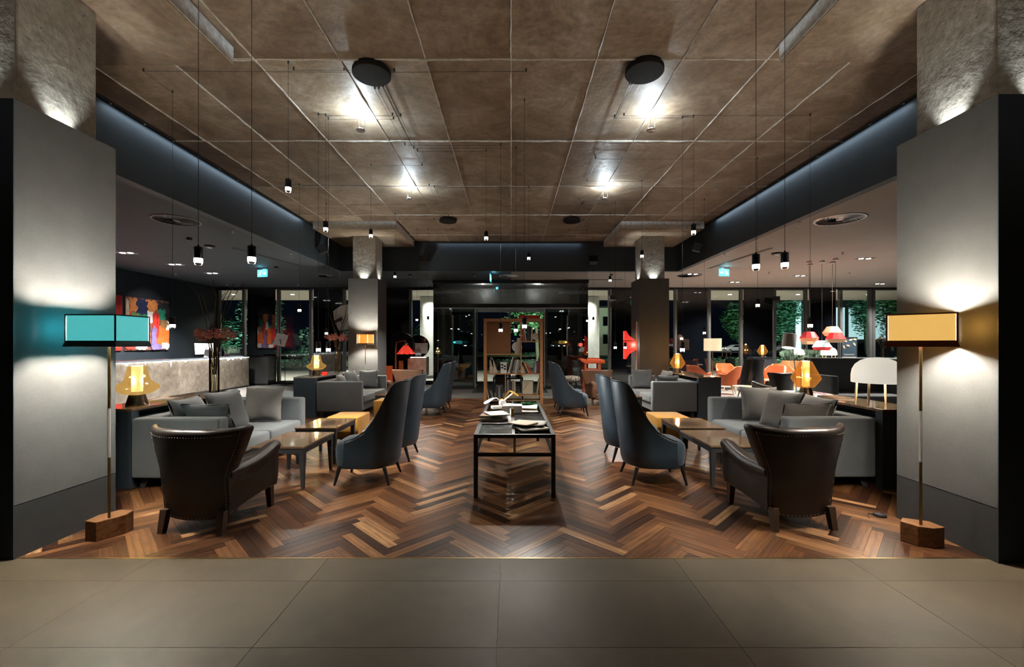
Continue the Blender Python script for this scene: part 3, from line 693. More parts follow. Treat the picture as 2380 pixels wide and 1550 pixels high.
PEN = [(461,615,3.25,'large pendant at left above the leather armchair, nearer the column',None),(585,612,3.3,'large pendant at left above the leather armchair, farther from the column',None),
 (670,446,4.58,'highest pendant on the left, against the concrete ceiling','a'),(757,538,5.64,'pendant in front of the left drop panel edge','a'),(740,818,5.62,'low pendant just left of a twin, above the left coffee tables','a'),(763,818,5.72,'low pendant just right of a twin, above the left coffee tables','a'),
 (758.5,778,9.2,'small pendant beside the dried flowers, above the rear left sofa','c'),(862,552,7.2,'pendant in front of the far left concrete shaft','a'),(696,725,8.1,'pendant in front of the second window from the left','c'),(401,763,5.12,'pendant beside the abstract painting','a'),
 (1130,558,6.67,'pendant left of centre against the ceiling edge','a'),(1229,604,8.2,'pendant against the far dark blue bulkhead near the centre','c'),(1163.6,772,6.47,'pendant in front of the brown bookcase panel','a'),(1199,772,6.57,'middle pendant of three in front of the bookcase','a'),(1219,764,5.3,'rightmost pendant of three in front of the bookcase','a'),
 (918,646,9.9,'pendant just right of the far left column top','c'),(1418,655,9.9,'pendant left of the far right column top','d'),(1492,599,7.9,'pendant in front of the far right concrete shaft','b'),(1612,545,5.67,'pendant in front of the right drop panel edge','b'),(1586,818,5.7,'low pendant above the rear amber lamp on the right','b'),
 (1637,777,8.93,'pendant above the striped drum lamp','d'),(1757,628,3.6,'large pendant at right, nearer the exit sign',None),(1824,624,3.6,'large pendant at right, nearer the round air vent',None),(1761,714,6.94,'pendant in front of the dark panel behind the orange chairs','b'),(1883,762,5.63,'pendant just above the red shades','b'),
 (969,746,11.2,'pendant in front of the window left of the entrance, leftmost','c'),(995,747,11.2,'pendant in front of the left white outdoor column','c'),(1365,748,11.3,'pendant at the right edge of the entrance glass','d'),(1379,748,11.9,'pendant in front of the right white outdoor column','d'),(1430,811,9.1,'low pendant left of the red wall lamp','d'),(1453,811,9.2,'low pendant hanging in front of the red wall lamp','d')]
for px, py, Y, lb, c in PEN:
    x, y, z = pp(px, py, Y); wide = 1150 < px < 1230 or (py > 700 and Y > 8); high = 1100 < px < 1240 and py < 650
    pendant(x, y, z, lb, c, None, 2.2 if high else .8 if 1150 < px < 1230 else .7 if wide else 1.0, 150 if high else 168 if wide else 84 if Y < 4 else 112)

# round swirl air vents in the lower ceiling
def vent(x, y, r, label, m, ns=24):
    t = thing('air_vent', label, 'air vent', (x,y,LZ), 0, 'round swirl air vents')
    MB().lathe([(r*.92,-.012),(r,-.012),(r*1.03,0),(r*.9,0)], 40, cap0=False, cap1=False).build('rim', m, t, 40)
    MB().lathe([(.01,-.002),(r*.92,-.002)], 32, cap1=False).build('back_plate', M['black'], t)
    MB().lathe([(.001,-.014),(r*.14,-.012),(r*.16,-.003)], 20).build('hub', m, t, 40)
    sm = MB(); n = 6
    sm.rings([[(r*(.16+.75*i/n)*math.cos(.9*i/n)-w*math.sin(.9*i/n), r*(.16+.75*i/n)*math.sin(.9*i/n)+w*math.cos(.9*i/n), z) for w, z in ((-.004-.010*i/n,-.004),(.004+.006*i/n,-.014))] for i in range(n+1)], False, False, False)
    me = sm.mesh('slat'); me.materials.append(m)
    for k in range(ns): inst('slat', me, t, (0,0,0), (0,0,k*2*PI/ns))
vent(-5.80, 7.46, .36, 'round swirl air vent in the left dark ceiling', M['alu'])
vent(5.65, 7.40, .37, 'round swirl air vent in the right grey ceiling', M['steel'])
vent(-5.75, 13.55, .36, 'round air vent near the far left column', M['alu'])
vent(5.55, 13.4, .36, 'round air vent near the far right column', M['alu'])
vent(-.07, 13.6, .30, 'round air vent in front of the entrance', M['white'])
# recessed square downlights over reception
for i, (y, lb) in enumerate(((10.1,'recessed twin downlight over the desk, nearest'),(11.56,'recessed twin downlight over the desk, middle'),(13.0,'recessed twin downlight over the desk, farthest'))):
    t = thing('recessed_downlight', lb, 'downlight', (-9.03,y,LZ), 0, 'recessed downlights over reception')
    bxs('frame', M['white'], (-.2,.2,-.11,-.095,-.01,0), (-.2,.2,.095,.11,-.01,0), (-.2,-.185,-.11,.11,-.01,0), (.185,.2,-.11,.11,-.01,0), parent=t)
    bxs('tray', M['black'], (-.185,.185,-.095,.095,-.004,0), parent=t)
    for x in (-.09,.09):
        MB().lathe([(.055,-.012),(.06,-.004)], 16, (x,0,0)).build('led_spot', M['glow_w'], t)
        l_ = light('SPOT','desk_downlight',(x,0,-.02),K_DOWN,(1,.95,.88),.04,t,spot=95,blend=.7); l_.rotation_euler = (0,R(14),0)
for px, py, lb in ((1708,655,'recessed twin downlight over the orange chairs'),(2045,659,'recessed twin downlight near the ochre lampshade'),(1610,636,'recessed downlight behind the far right column'),(1860,640,'added twin downlight above the felt lamp'),(2010,600,'added twin downlight above the booth sofa')):  # the last two are added to brighten the right room
    Y = 2.15/((800-py)/1000); x = (px-1188)*Y/1000
    t = thing('recessed_downlight', lb, 'downlight', (x,Y,LZ), 0, 'recessed downlights on the right')
    bxs('frame', M['white'], (-.2,.2,-.11,.11,-.008,0), parent=t); bxs('tray', M['black'], (-.185,.185,-.095,.095,-.012,-.008), parent=t)
    for q in (-.09,.09): 
        MB().lathe([(.05,-.018),(.055,-.012)], 16, (q,0,0)).build('led_spot', M['glow_w'], t)
    light('SPOT','side_downlight',(0,0,-.03),K_DOWN*1.6,(1,.92,.82),.05,t,spot=120,blend=.7)
# small ceiling details: sprinklers, detectors, slots
def at_ceiling(px, py): Y = 2.15/((800-py)/1000); return ((px-1188)*Y/1000, Y, LZ)
for px, py, lb in ((541,535,'small sprinkler beside the left air vent'),(434,590,'small sprinkler above the reception area'),(676,590,'small sprinkler behind the left exit sign'),(409,636,'small sprinkler near the far end of reception'),(527,661,'small sprinkler by the leftmost window'),(790,635,'small sprinkler beside the far left column'),(693,661,'small sprinkler above the second window'),(993,662,'small sprinkler left of the entrance'),
      (1857,517,'small sprinkler beside the right air vent'),(1683,588,'small sprinkler above the right exit sign'),(1958,586,'small sprinkler above the red pendant cluster'),(1788,632,'small sprinkler above the orange chairs'),(1975,632,'small sprinkler right of the pendant cluster'),(1683,661,'small sprinkler above the striped drum lamp'),(1836,661,'small sprinkler above the felt lamp'),(1993,660,'small sprinkler above the poster')):
    x, y, z = at_ceiling(px, py); t = thing('sprinkler', lb, 'sprinkler', (x,y,z), 0, 'ceiling sprinklers')
    MB().lathe([(.012,-.05),(.012,-.012),(.03,-.01),(.03,0)], 12).build('stem', M['white'], t, 40); MB().lathe([(.022,-.055),(.024,-.05)], 10).build('deflector', M['steel'], t)
for px, py, r, lb in ((440,553,.05,'small black ceiling detector above the desk'),(487,571,.10,'black and white ceiling sensor above the desk'),(641,620,.05,'black ceiling detector right of the left exit sign'),(512,665,.06,'small dome camera at the window corner'),(1806,588,.12,'black and white ceiling sensor above the right pendants'),(953,638,.05,'small detector left of the entrance'),(1104,638,.05,'small detector above the entrance'),(1421,637,.05,'small detector right of the entrance'),(1860,669,.07,'small dome camera above the right windows')):
    x, y, z = at_ceiling(px, py); t = thing('ceiling_detector', lb, 'detector', (x,y,z), 0, 'ceiling detectors')
    MB().lathe([(r*.8,-.045),(r,-.03),(r,0)], 20).build('housing', M['black'], t, 40); MB().lathe([(r*.3,-.055),(r*.5,-.045)], 14).build('lens', M['white'], t, 40)
for (x0,y0,x1,y1), lb in (((-6.2,9.6,-5.75,12.0),'long slot diffuser in the left dark ceiling'),((5.8,9.6,5.6,12.2),'long slot diffuser in the right grey ceiling'),((-3.9,14.3,-1.9,14.3),'slot diffuser left of the entrance'),((1.7,14.3,3.7,14.3),'slot diffuser right of the entrance')):
    t = thing('slot_diffuser', lb, 'air vent', ((x0+x1)/2,(y0+y1)/2,LZ), math.atan2(y1-y0,x1-x0)); L = math.hypot(x1-x0,y1-y0)/2
    bxs('slot', M['black'], (-L,L,-.04,.04,-.004,0), parent=t)
    for q in (-.045,0,.045): bxs('rib', M['alu'], (-L,L,q-.004,q+.004,-.008,-.003), parent=t)
# loudspeakers
def speaker(loc, rz, tilt, label, m=None, s=1):
    t = thing('loudspeaker', label, 'loudspeaker', loc, rz, 'wall loudspeakers')
    b = MB(); b.prism([(-.13,0),(.13,0),(.09,.2),(-.09,.2)], -.1, .1); o = b.build('cabinet', m or M['black'], t, bevel=.01, rot=(tilt,0,0), loc=(0,-.2-.06,0))
    MB().box(-.12,.12,-.006,.0,-.09,.09).build('grille', M['blackgl'], t, rot=(tilt,0,0), loc=(0,-.265,0))
    b = MB(); b.cyl((0,-.1,0),(0,0,0),.015,None,8); b.box(-.04,.04,-.01,0,-.05,.05); b.build('bracket', M['black'], t)
x=FX0+.0; speaker((x,11.0,3.98),R(90)+R(25),R(-20),'black loudspeaker on the left fascia')
speaker((FX1,10.9,4.0),R(-90)-R(25),R(-20),'black loudspeaker on the right fascia')
speaker((-2.53,FY,3.97),0,R(-18),'black loudspeaker on the far bulkhead, left'); speaker((2.38,FY,3.97),0,R(-18),'black loudspeaker on the far bulkhead, right')
speaker((3.73,WY-.04,3.25),R(15),R(-15),'grey loudspeaker on the mullion beside the far right column',M['steel']); speaker((9.98,WY-.04,3.2),R(-25),R(-20),'black loudspeaker on the window mullion behind the pendant cluster')
# exit signs
def exit_sign(loc, rz, flip, label):
    t = thing('exit_sign', label, 'exit sign', loc, rz, 'exit signs')
    bxs('panel', M['exit'], (-.16,.16,-.008,.008,-.2,0), parent=t)
    bxs('rail', M['steel'], (-.17,.17,-.015,.015,0,.03), parent=t); MB().cyl((0,0,.03),(0,0,.06),.012,None,8).build('bracket', M['steel'], t)
    f = -1 if flip else 1
    for yy in (-.0095, .0095):
        b = MB(); b.add([(f*.02,yy,-.092),(f*.08,yy,-.092),(f*.08,yy,-.065),(f*.135,yy,-.105),(f*.08,yy,-.145),(f*.08,yy,-.118),(f*.02,yy,-.118)], [(0,1,2,3,4,5,6)]); b.build('arrow', M['exitw'], t)
        b = MB()
        def stroke(p, q, w_):
            p = Vector(p); q = Vector(q); d = (q-p).normalized(); n_ = Vector((-d.y,d.x))*w_
            b.add([(f*(p+n_).x,yy,(p+n_).y),(f*(q+n_).x,yy,(q+n_).y),(f*(q-n_).x,yy,(q-n_).y),(f*(p-n_).x,yy,(p-n_).y)], [(0,1,2,3)])
        for p, q, w_ in (((-.07,-.075),(-.085,-.115),.011),((-.085,-.115),(-.06,-.14),.008),((-.06,-.14),(-.062,-.17),.007),((-.085,-.115),(-.11,-.14),.008),((-.11,-.14),(-.135,-.14),.007),((-.072,-.08),(-.045,-.095),.006),((-.072,-.08),(-.1,-.09),.006)): stroke(p,q,w_)
        b.add([(f*(-.062+.013*math.cos(k*PI/4)),yy,-.055+.013*math.sin(k*PI/4)) for k in range(8)], [tuple(range(8))]); b.build('running_figure', M['exitw'], t)
    light('POINT','exit_glow',(0,-.10,-.02),.7,(.2,.8,1),.05,t)
x,y,z = at_ceiling(610,622); exit_sign((x,y,LZ-.06),R(-12),False,'lit exit sign on the left dark ceiling')
x,y,z = at_ceiling(1683,620); exit_sign((x,y,LZ-.06),R(12),True,'lit exit sign on the right grey ceiling')
exit_sign((-.62,12.95,LZ-.06),R(86),False,'exit sign seen edge-on above the entrance')
# ================================================================ FURNITURE BUILDERS
def pillow_me(name, w_, h_, t_, m, seed=0):
    rnd = random.Random(seed); ph = [rnd.uniform(0,6) for _ in range(4)]
    def surf(sg):
        def fn(u, v):
            a, c = 2*u-1, 2*v-1
            pinch = 1-.06*(1-abs(a))*abs(c)**2
            th = ((1-abs(a)**2.6)*(1-abs(c)**2.6))**.55
            wr = .012*math.sin(5*a+ph[0]+2*c)*math.sin(4*c+ph[1])*(1-th*.5)
            return (a*w_/2*(1-.07*(1-abs(c)**2*1)*abs(a)**3), sg*(t_/2*th+.004)+wr*sg*.6, c*h_/2*(1-.07*(1-abs(a)**2)*abs(c)**3))
        return fn
    b = MB(); b.grid(surf(1), 14, 14); b.grid(surf(-1), 14, 14)
    me = b.mesh(name, 60); bm = bmesh.new(); bm.from_mesh(me); bmesh.ops.remove_doubles(bm, verts=bm.verts, dist=.009); bmesh.ops.recalc_face_normals(bm, faces=bm.faces); bm.to_mesh(me); bm.free()
    me.polygons.foreach_set('use_smooth', [True]*len(me.polygons)); me.materials.append(m); return me
def cushion(loc, rot, size, m, label, group, seed=0):
    w_, h_, t_ = size
    o = inst('cushion', pillow_me('cushion', w_, h_, t_, m, seed), None, loc, rot)
    return tag(o, label, 'cushion', group)
# ---- sofa: local x = length, faces +y
def sofa(loc, rz, label, m, L=1.86, D=.92):
    t = thing('sofa', label, 'sofa', loc, rz, 'grey low-armed sofas'); h = L/2
    MB().box(-h+.14,h-.14,-D/2+.05,D/2-.03,.11,.27).build('base', m, t, bevel=.015)
    for s in (-1,1):
        MB().box(min(s*h,s*(h-.15)),max(s*h,s*(h-.15)),-D/2,D/2,.11,.735).build('arm', m, t, 50, .03, 3)
    MB().box(-h+.14,h-.14,-D/2,-D/2+.17,.11,.735).build('backrest', m, t, 50, .03, 3)
    for s in (-1,1):
        b = MB(); b.box(min(0,s*(h-.155))+ (.003 if s>0 else 0),max(0,s*(h-.155))-(.003 if s<0 else 0),-D/2+.16,D/2+.01,.265,.43); b.build('seat_cushion', m, t, 60, .04, 3)
    for sx in (-1,1):
        for sy in (-1,1):
            x, y = sx*(h-.12), sy*(D/2-.1); MB().frustum((x+sx*.04,y+sy*.03,0),(.04,.05),(x,y,.115),(.11,.09)).build('leg', M['plinth'], t)
    return t
# ---- high-back lounge chair: faces +y
def bchair_proto(label, ms, mseat, loc, rz):
    t = thing('lounge_chair', label, 'lounge chair', loc, rz, 'high-back lounge chairs')
    NU, NV, th = 60, 16, .045
    def plan(s):
        a = abs(s); sg = 1 if s >= 0 else -1
        if a > .62:
            k = (a-.62)/.38; return Vector((sg*.305, -.02+.26*k)), Vector((sg,0))
        q = a/.62*PI/2; x, y = .305*math.sin(q), -.02-.26*math.cos(q)
        n_ = Vector((math.sin(q)/.305, -math.cos(q)/.26)).normalized(); return Vector((sg*x, y)), Vector((sg*n_.x, n_.y))
    TK = [(0,1.09),(.06,1.088),(.10,1.07),(.13,1.02),(.165,.92),(.205,.80),(.25,.69),(.32,.575),(.42,.505),(.53,.46)]
    def top(s):
        d = plan(s)[0].y+.28
        for (a,p),(c,q) in zip(TK[:-1],TK[1:]):
            if d <= c: return p+(q-p)*max(0,d-a)/(c-a)
        return TK[-1][1]
    def pt(s, v, off):
        p, n_ = plan(s); z = .19+(top(s)-.19)*v
        k = max(0,(z-.30)/.8); back = max(0, 1-max(0,(p.y+.28)/.52))
        pin = 1-.05*math.sin(PI*min(1,k)) if z > .3 else 1-.10*((.3-z)/.11)**2*.6
        pin2 = pin*(1-.05*k*k)
        x = p.x*pin2 - n_.x*off; y = p.y*(1-.0*k) - n_.y*off - .11*k**1.1*back**.4 + (.03*((.3-z)/.11)**2 if z < .3 else 0)
        return (x, y, z)
    b = MB()
    rs = []
    for i in range(NU+1):
        s = -1+2*i/NU; ring = [pt(s, j/NV, 0) for j in range(NV+1)]
        tp = top(s); e = pt(s,1,th/2); ring.append((e[0],e[1],e[2]+.014))
        ring += [pt(s, j/NV, th) for j in range(NV,-1,-1)]
        rs.append(ring)
    b.rings(rs).build('shell', ms, t, 60)
    # piping along the rim
    MB().tube([ (lambda e: (e[0],e[1],e[2]+.012))(pt(-1+2*i/NU,1,.004)) for i in range(NU+1)], .006, 6).build('piping', ms, t, 60)
    # seat cushion: D shaped, bulging forward
    def seat_ring(z, k):
        out = []
        for i in range(28):
            a = 2*PI*i/28; c, s_ = math.cos(a), math.sin(a); ex = 2/4.2
            out.append((.265*k*math.copysign(abs(c)**ex,c), .10+.285*k*math.copysign(abs(s_)**ex,s_), z))
        return out
    b = MB(); b.rings([seat_ring(.20,.93),seat_ring(.22,.97),seat_ring(.30,1.0),seat_ring(.38,1.0),seat_ring(.425,.965),seat_ring(.45,.88),seat_ring(.462,.6),seat_ring(.464,.2)]).build('seat', mseat, t, 60)
    b = MB(); b.rings([seat_ring(.175,.95),seat_ring(.20,.95)]).build('seat_frame', M['black'], t)
    for sx in (-1,1):
        for y0, y1 in ((.32,.36),(-.16,-.22)): MB().tube([(sx*.21,y0,.18),(sx*.245,y1,0)], [.022,.012], 10).build('leg', M['black'], t, 60)
    return t
# ---- leather wing armchair: faces +y
def armchair_proto(label, m, loc, rz):
    t = thing('leather_armchair', label, 'armchair', loc, rz, 'leather wing armchairs')
    def hw(z):
        ks = [(.12,.272),(.30,.282),(.44,.288),(.52,.308),(.62,.348),(.72,.385),(.80,.412),(.83,.412)]
        for (a,b_),(c,d) in zip(ks[:-1],ks[1:]):
            if z <= c: return b_+(d-b_)*max(0,(z-a))/(c-a)
        return ks[-1][1]
    def cy(z): return -.30-.09*max(0,(z-.2)/.6)
    zs = [.13,.16,.24,.34,.44,.50,.56,.62,.68,.74,.78,.80]
    def bk(u, z, off):
        a = 2*u-1; wrap = .05+.10*max(0,(z-.42)/.38)
        return (a*hw(z), cy(z)+wrap*abs(a)**3+off, z+(.012*abs(a)**4 if z>.7 else 0) - (.03*(1-a*a) if z < .15 else 0))
    n = 20; rs = []
    for z in zs: rs.append([bk(i/n,z,0) for i in range(n+1)]+[bk(1-i/n,z,.085) for i in range(n+1)])
    zt = .80
    rs.append([(lambda p:(p[0]*1.0,p[1],p[2]+.022))(bk(i/n,zt,.012)) for i in range(n+1)]+[(lambda p:(p[0],p[1],p[2]+.022))(bk(1-i/n,zt,.075)) for i in range(n+1)])
    rs.append([(lambda p:(p[0]*.985,p[1],p[2]+.032))(bk(i/n,zt,.03)) for i in range(n+1)]+[(lambda p:(p[0]*.985,p[1],p[2]+.032))(bk(1-i/n,zt,.055)) for i in range(n+1)])
    MB().rings(rs).build('backrest', m, t, 60)
    # arms: curved outer panel with a rolled top
    for s in (-1,1):
        pr = []
        for k in range(11):
            f = k/10; y = -.26+.60*f; ztop = .50+.10*f-.02*math.sin(PI*f); zb = .14+.03*math.sin(PI*f)+.05*f
            bul = .025*math.sin(PI*min(1,f*1.1)); xo = s*(.278+bul+.02*f); xi = s*(.205)
            sec = [(xi,zb),(xo-s*.012,zb),(xo,zb+.08),(xo+s*.004,zb+(ztop-zb)*.55),(xo-s*.004,ztop-.085),(xo+s*.022,ztop-.06),(xo+s*.028,ztop-.03),(xo+s*.01,ztop-.004),(xo-s*.03,ztop+.004),(xi+s*.0,ztop-.02),(xi,ztop-.08)]
            pr.append([(x,y,z) for x,z in sec])
        # rounded front
        last = pr[-1]; pr.append([(x*.96,y+.03,z-.01 if z>.3 else z+.01) for x,y,z in last]); pr.append([(x*.90,y+.045,z-.03 if z>.3 else z+.03) for x,y,z in last])
        MB().rings(pr).build('arm', m, t, 60)
    MB().box(-.21,.21,-.28,.36,.14,.30).build('seat_rail', m, t, 50, .03, 3)
    MB().box(-.2,.2,-.24,.37,.29,.44).build('seat_cushion', m, t, 60, .05, 3)
    for sx in (-1,1):
        MB().frustum((sx*.248,-.31,0),(.042,.046),(sx*.240,-.28,.18),(.056,.056)).build('leg', M['dkwood'], t)
        MB().frustum((sx*.255,.30,0),(.04,.04),(sx*.255,.28,.20),(.055,.055)).build('leg', M['dkwood'], t)
    # nail-head trim
    b = MB()
    def nails(path):
        path = [Vector(p) for p in path]
        for p, q in zip(path[:-1], path[1:]):
            k = max(1,int((q-p).length/.017))
            for i in range(k):
                c = p.lerp(q, i/k); r_ = .0046
                b.add([c+Vector(d)*r_ for d in ((1,0,0),(-1,0,0),(0,1,0),(0,-1,0),(0,0,1),(0,0,-1))], [(0,2,4),(2,1,4),(1,3,4),(3,0,4),(2,0,5),(1,2,5),(3,1,5),(0,3,5)])
    for s in (0,1):
        u = .965 if s else .035
        nails([bk(u,z,-.003) for z in zs[1:]])
    nails([bk(.035+.93*i/16,.775,-.003) for i in range(17)]); nails([bk(.03+.94*i/16,.145,-.004) for i in range(17)])
    for s in (-1,1):
        nails([(s*(.278+.025*math.sin(PI*min(1,k/10*1.1))+.02*k/10), -.26+.06*k, .50+.01*k-.02*math.sin(PI*k/10)-.09) for k in range(11)])
        nails([(s*(.27+.025*math.sin(PI*min(1,k/10*1.1))+.02*k/10), -.26+.06*k, .145+.03*math.sin(PI*k/10)+.005*k) for k in range(11)])
    tag(b.build('nail_trim', M['steel'], t), kind='stuff')
    return t
def coffee_table(x0, x1, y0, y1, h, label, m):
    t = thing('coffee_table', label, 'coffee table', ((x0+x1)/2,(y0+y1)/2,0), 0, 'marble coffee tables'); a, c = (x1-x0)/2, (y1-y0)/2
    MB().box(-a,a,-c,c,h-.022,h).build('marble_top', m, t, bevel=.004)
    bxs('apron', M['plinth'], (-a+.01,a-.01,-c+.01,-c+.035,h-.075,h-.022), (-a+.01,a-.01,c-.035,c-.01,h-.075,h-.022), (-a+.01,-a+.035,-c+.035,c-.035,h-.075,h-.022), (a-.035,a-.01,-c+.035,c-.035,h-.075,h-.022), parent=t)
    for sx in (-1,1):
        for sy in (-1,1): MB().frustum((sx*(a-.028),sy*(c-.028),0),(.028,.028),(sx*(a-.036),sy*(c-.036),h-.022),(.055,.055)).build('leg', M['plinth'], t)
    return t
def ottoman(x0, x1, y0, y1, label):
    t = thing('ottoman', label, 'ottoman', ((x0+x1)/2,(y0+y1)/2,0), 0, 'mustard ottomans'); a, c = (x1-x0)/2, (y1-y0)/2
    MB().box(-a,a,-c,c,.155,.455).build('upholstery', M['mustard'], t, 50, .02, 3)
    bxs('base', M['black'], (-a+.02,a-.02,-c+.02,c-.02,.135,.157), parent=t)
    for sx in (-1,1):
        for sy in (-1,1): MB().frustum((sx*(a-.035),sy*(c-.035),0),(.028,.028),(sx*(a-.04),sy*(c-.04),.137),(.045,.045)).build('leg', M['black'], t)
def console(x0, x1, y0, y1, label, m):
    t = thing('console_table', label, 'console table', ((x0+x1)/2,(y0+y1)/2,0), 0, 'marble-topped consoles'); a, c = (x1-x0)/2, (y1-y0)/2
    MB().box(-a,a,-c,c,.80,.83).build('marble_top', m, t, bevel=.005)
    for sy in (-1,1): bxs('end_panel', M['navy'], (-a+.005,a-.005,min(sy*c,sy*(c-.09)) + (.004 if sy<0 else 0),max(sy*c,sy*(c-.09)) - (.004 if sy>0 else 0),0,.80), parent=t)
    bxs('rear_panel', M['navy'], (-a+.2,-a+.22,-c+.09,c-.09,.0,.80) if x0 > 0 else (a-.22,a-.2,-c+.09,c-.09,.0,.80), parent=t)
    bxs('shelf', M['navy'], (-a+.01,a-.01,-c+.09,c-.09,.70,.72), parent=t)
# ---- table lamps
def glass_lamp(loc, prof, rb, hb, tube, label, glass, tubem, bulbc, power):
    t = thing('table_lamp', label, 'table lamp', loc, 0, 'amber glass table lamps'); r0, z0, z1 = tube
    MB().lathe([(rb*1.12,0),(rb*1.12,.006),(rb*.80,hb),(.02,hb+.004)], 32).build('base', M['bronze'], t, 40)
    MB().lathe(prof, 40, cap0=False, cap1=False).build('glass_body', glass, t, 50)
    MB().lathe([(r0,z0),(r0,z1)], 24, cap0=False, cap1=False).build('diffuser_tube', tubem, t, 40)
    zb = z0+(z1-z0)*.42
    MB().lathe([(.004,zb-.03),(.020,zb-.012),(.023,zb+.004),(.016,zb+.022),(.002,zb+.03)], 16).build('bulb', M['glow_warm'], t, 40)
    light('POINT','table_lamp_light',(0,0,z1+.012),power*.5,bulbc,.03,t)
    for a in range(3): light('POINT','table_lamp_light',((r0+.012)*math.cos(a*2*PI/3+.4),(r0+.012)*math.sin(a*2*PI/3+.4),zb),power*.27,bulbc,.02,t)
    MB().tube([(rb,-.02,.03),(rb+.03,-.03,.012),(rb+.05,.0,.006)], .004, 6).build('switch_cord', M['white'], t)
    return t
PROF_A = [(.082,.118),(.120,.128),(.165,.155),(.195,.185),(.200,.200),(.190,.220),(.152,.243),(.124,.262),(.110,.295),(.097,.35),(.086,.405),(.080,.428)]
PROF_B = [(.095,.088),(.100,.095),(.168,.190),(.176,.212),(.168,.235),(.120,.33),(.082,.415),(.070,.438)]
def mushroom(loc, label, power, s=1.0):
    t = thing('table_lamp', label, 'table lamp', loc, 0, 'white dome table lamps')
    prof = [(.226,.245),(.232,.25),(.232,.33),(.222,.395),(.196,.448),(.150,.490),(.09,.515),(.03,.524),(.001,.525)]
    MB().lathe([(r*s,z*s) for r,z in prof], 40, cap0=False, cap1=False).build('dome_shade', M['shade_wh'], t, 50)
    for a in range(4):
        c, q = math.cos(a*PI/2+.5), math.sin(a*PI/2+.5)
        MB().tube([(c*.19*s,q*.19*s,.26*s),(c*.2*s,q*.2*s,.08*s),(c*.205*s,q*.205*s,0)], [.011*s,.013*s,.008*s], 8).build('leg', M['palewood'], t, 60)
    bxs('cross_brace', M['palewood'], (-.19*s,.19*s,-.01,.01,.255*s,.265*s), (-.01,.01,-.19*s,.19*s,.253*s,.263*s), parent=t)
    light('POINT','dome_light',(0,0,.33*s),power,(1,.86,.66),.05*s,t)
    return t
# ---- floor lamps with fabric shade
def silk_glow_fill(t, pts, c, p):  # added point lights beside the shade, standing in for light through the silk
    for q in pts: light('POINT','silk_glow_fill',q,p,c,.05,t)
def floor_lamp(loc, rz, poly, zb, zt, shade, trimm, base_poly, label, colr, power, base=True, fring=True, group='box-shade floor lamps'):
    t = thing('floor_lamp', label, 'floor lamp', loc, rz, group); n = len(poly); cz = (zb+zt)/2
    bb = .15 if base else .02
    MB().prism(base_poly, 0, bb).build('base', M['block'] if base else M['black'], t, bevel=.004)
    MB().cyl((0,0,bb),(0,0,.62),.0095,None,14).build('lower_pole', M['brass'], t, 40)
    MB().cyl((0,0,.62),(0,0,1.0),.0105,None,14).build('white_sleeve', M['white'], t, 40)
    MB().cyl((0,0,1.0),(0,0,zt-.03),.0095,None,14).build('upper_pole', M['brass'], t, 40)
    for i in range(n):
        p, q = Vector(poly[i]), Vector(poly[(i+1)%n]); d = (q-p).normalized()*.008
        b = MB(); a, c = p+d, q-d
        b.add([(a.x,a.y,zb),(c.x,c.y,zb),(c.x,c.y,zt),(a.x,a.y,zt)], [(0,1,2,3)]); b.build('shade_panel', shade, t)
        MB().tube([(p.x,p.y,zb-.004),(p.x,p.y,zt+.004)], .0062, 6).build('shade_rib', trimm, t)
        MB().tube([(p.x,p.y,zt),(q.x,q.y,zt)], .0062, 6).build('top_trim', trimm, t)
        o_ = 1.07
        b = MB(); b.add([(p.x*1.01,p.y*1.01,zb+.012),(q.x*1.01,q.y*1.01,zb+.012),(q.x*o_,q.y*o_,zb-.03),(p.x*o_,p.y*o_,zb-.03),(p.x*.99,p.y*.99,zb+.012),(q.x*.99,q.y*.99,zb+.012),(q.x*(o_-.03),q.y*(o_-.03),zb-.034),(p.x*(o_-.03),p.y*(o_-.03),zb-.034)],
            [(0,1,2,3),(7,6,5,4),(3,2,6,7),(1,0,4,5)]); b.build('fringe', trimm, t)
    b = MB()
    for i in range(0, n): b.tube([(0,0,zt-.03),(poly[i][0],poly[i][1],zt-.03)], .003, 5)
    b.build('spider', M['black'], t)
    MB().lathe([(.004,-.045),(.026,-.02),(.028,.01),(.012,.045)], 16, (0,0,cz)).build('bulb', M['glow_w'], t, 40)
    light('POINT','floor_lamp_light',(0,0,cz),power,colr,.055,t)
    return t
# ---- books
BOOKM = {k: mat('book_'+k, c, .6) for k, c in {'white':(.46,.44,.40),'grey':(.20,.20,.20),'dark':(.03,.03,.035),'beige':(.42,.34,.25),'red':(.55,.03,.02),'orange':(.6,.2,.06),'purple':(.10,.035,.05),'brown':(.16,.09,.05),'teal':(.06,.14,.16),'black':(.015,.015,.018)}.items()}
def book(loc, size, rot, mk, label, group=None, parent=None):
    # size: thickness x, depth y, height z; spine faces -y
    tx, dy, hz = size
    t = thing('book', label, 'book', loc, 0, group); t.rotation_euler = rot
    c = .003
    b = MB(); b.box(-tx/2,-tx/2+c,-dy/2,dy/2,0,hz); b.box(tx/2-c,tx/2,-dy/2,dy/2,0,hz); b.box(-tx/2+c,tx/2-c,-dy/2,-dy/2+c,0,hz); b.build('cover', BOOKM[mk], t)
    b = MB(); b.box(-tx/2+c,tx/2-c,-dy/2+c,dy/2-.006,.004,hz-.004); b.build('pages', M['cream'], t)
    return t
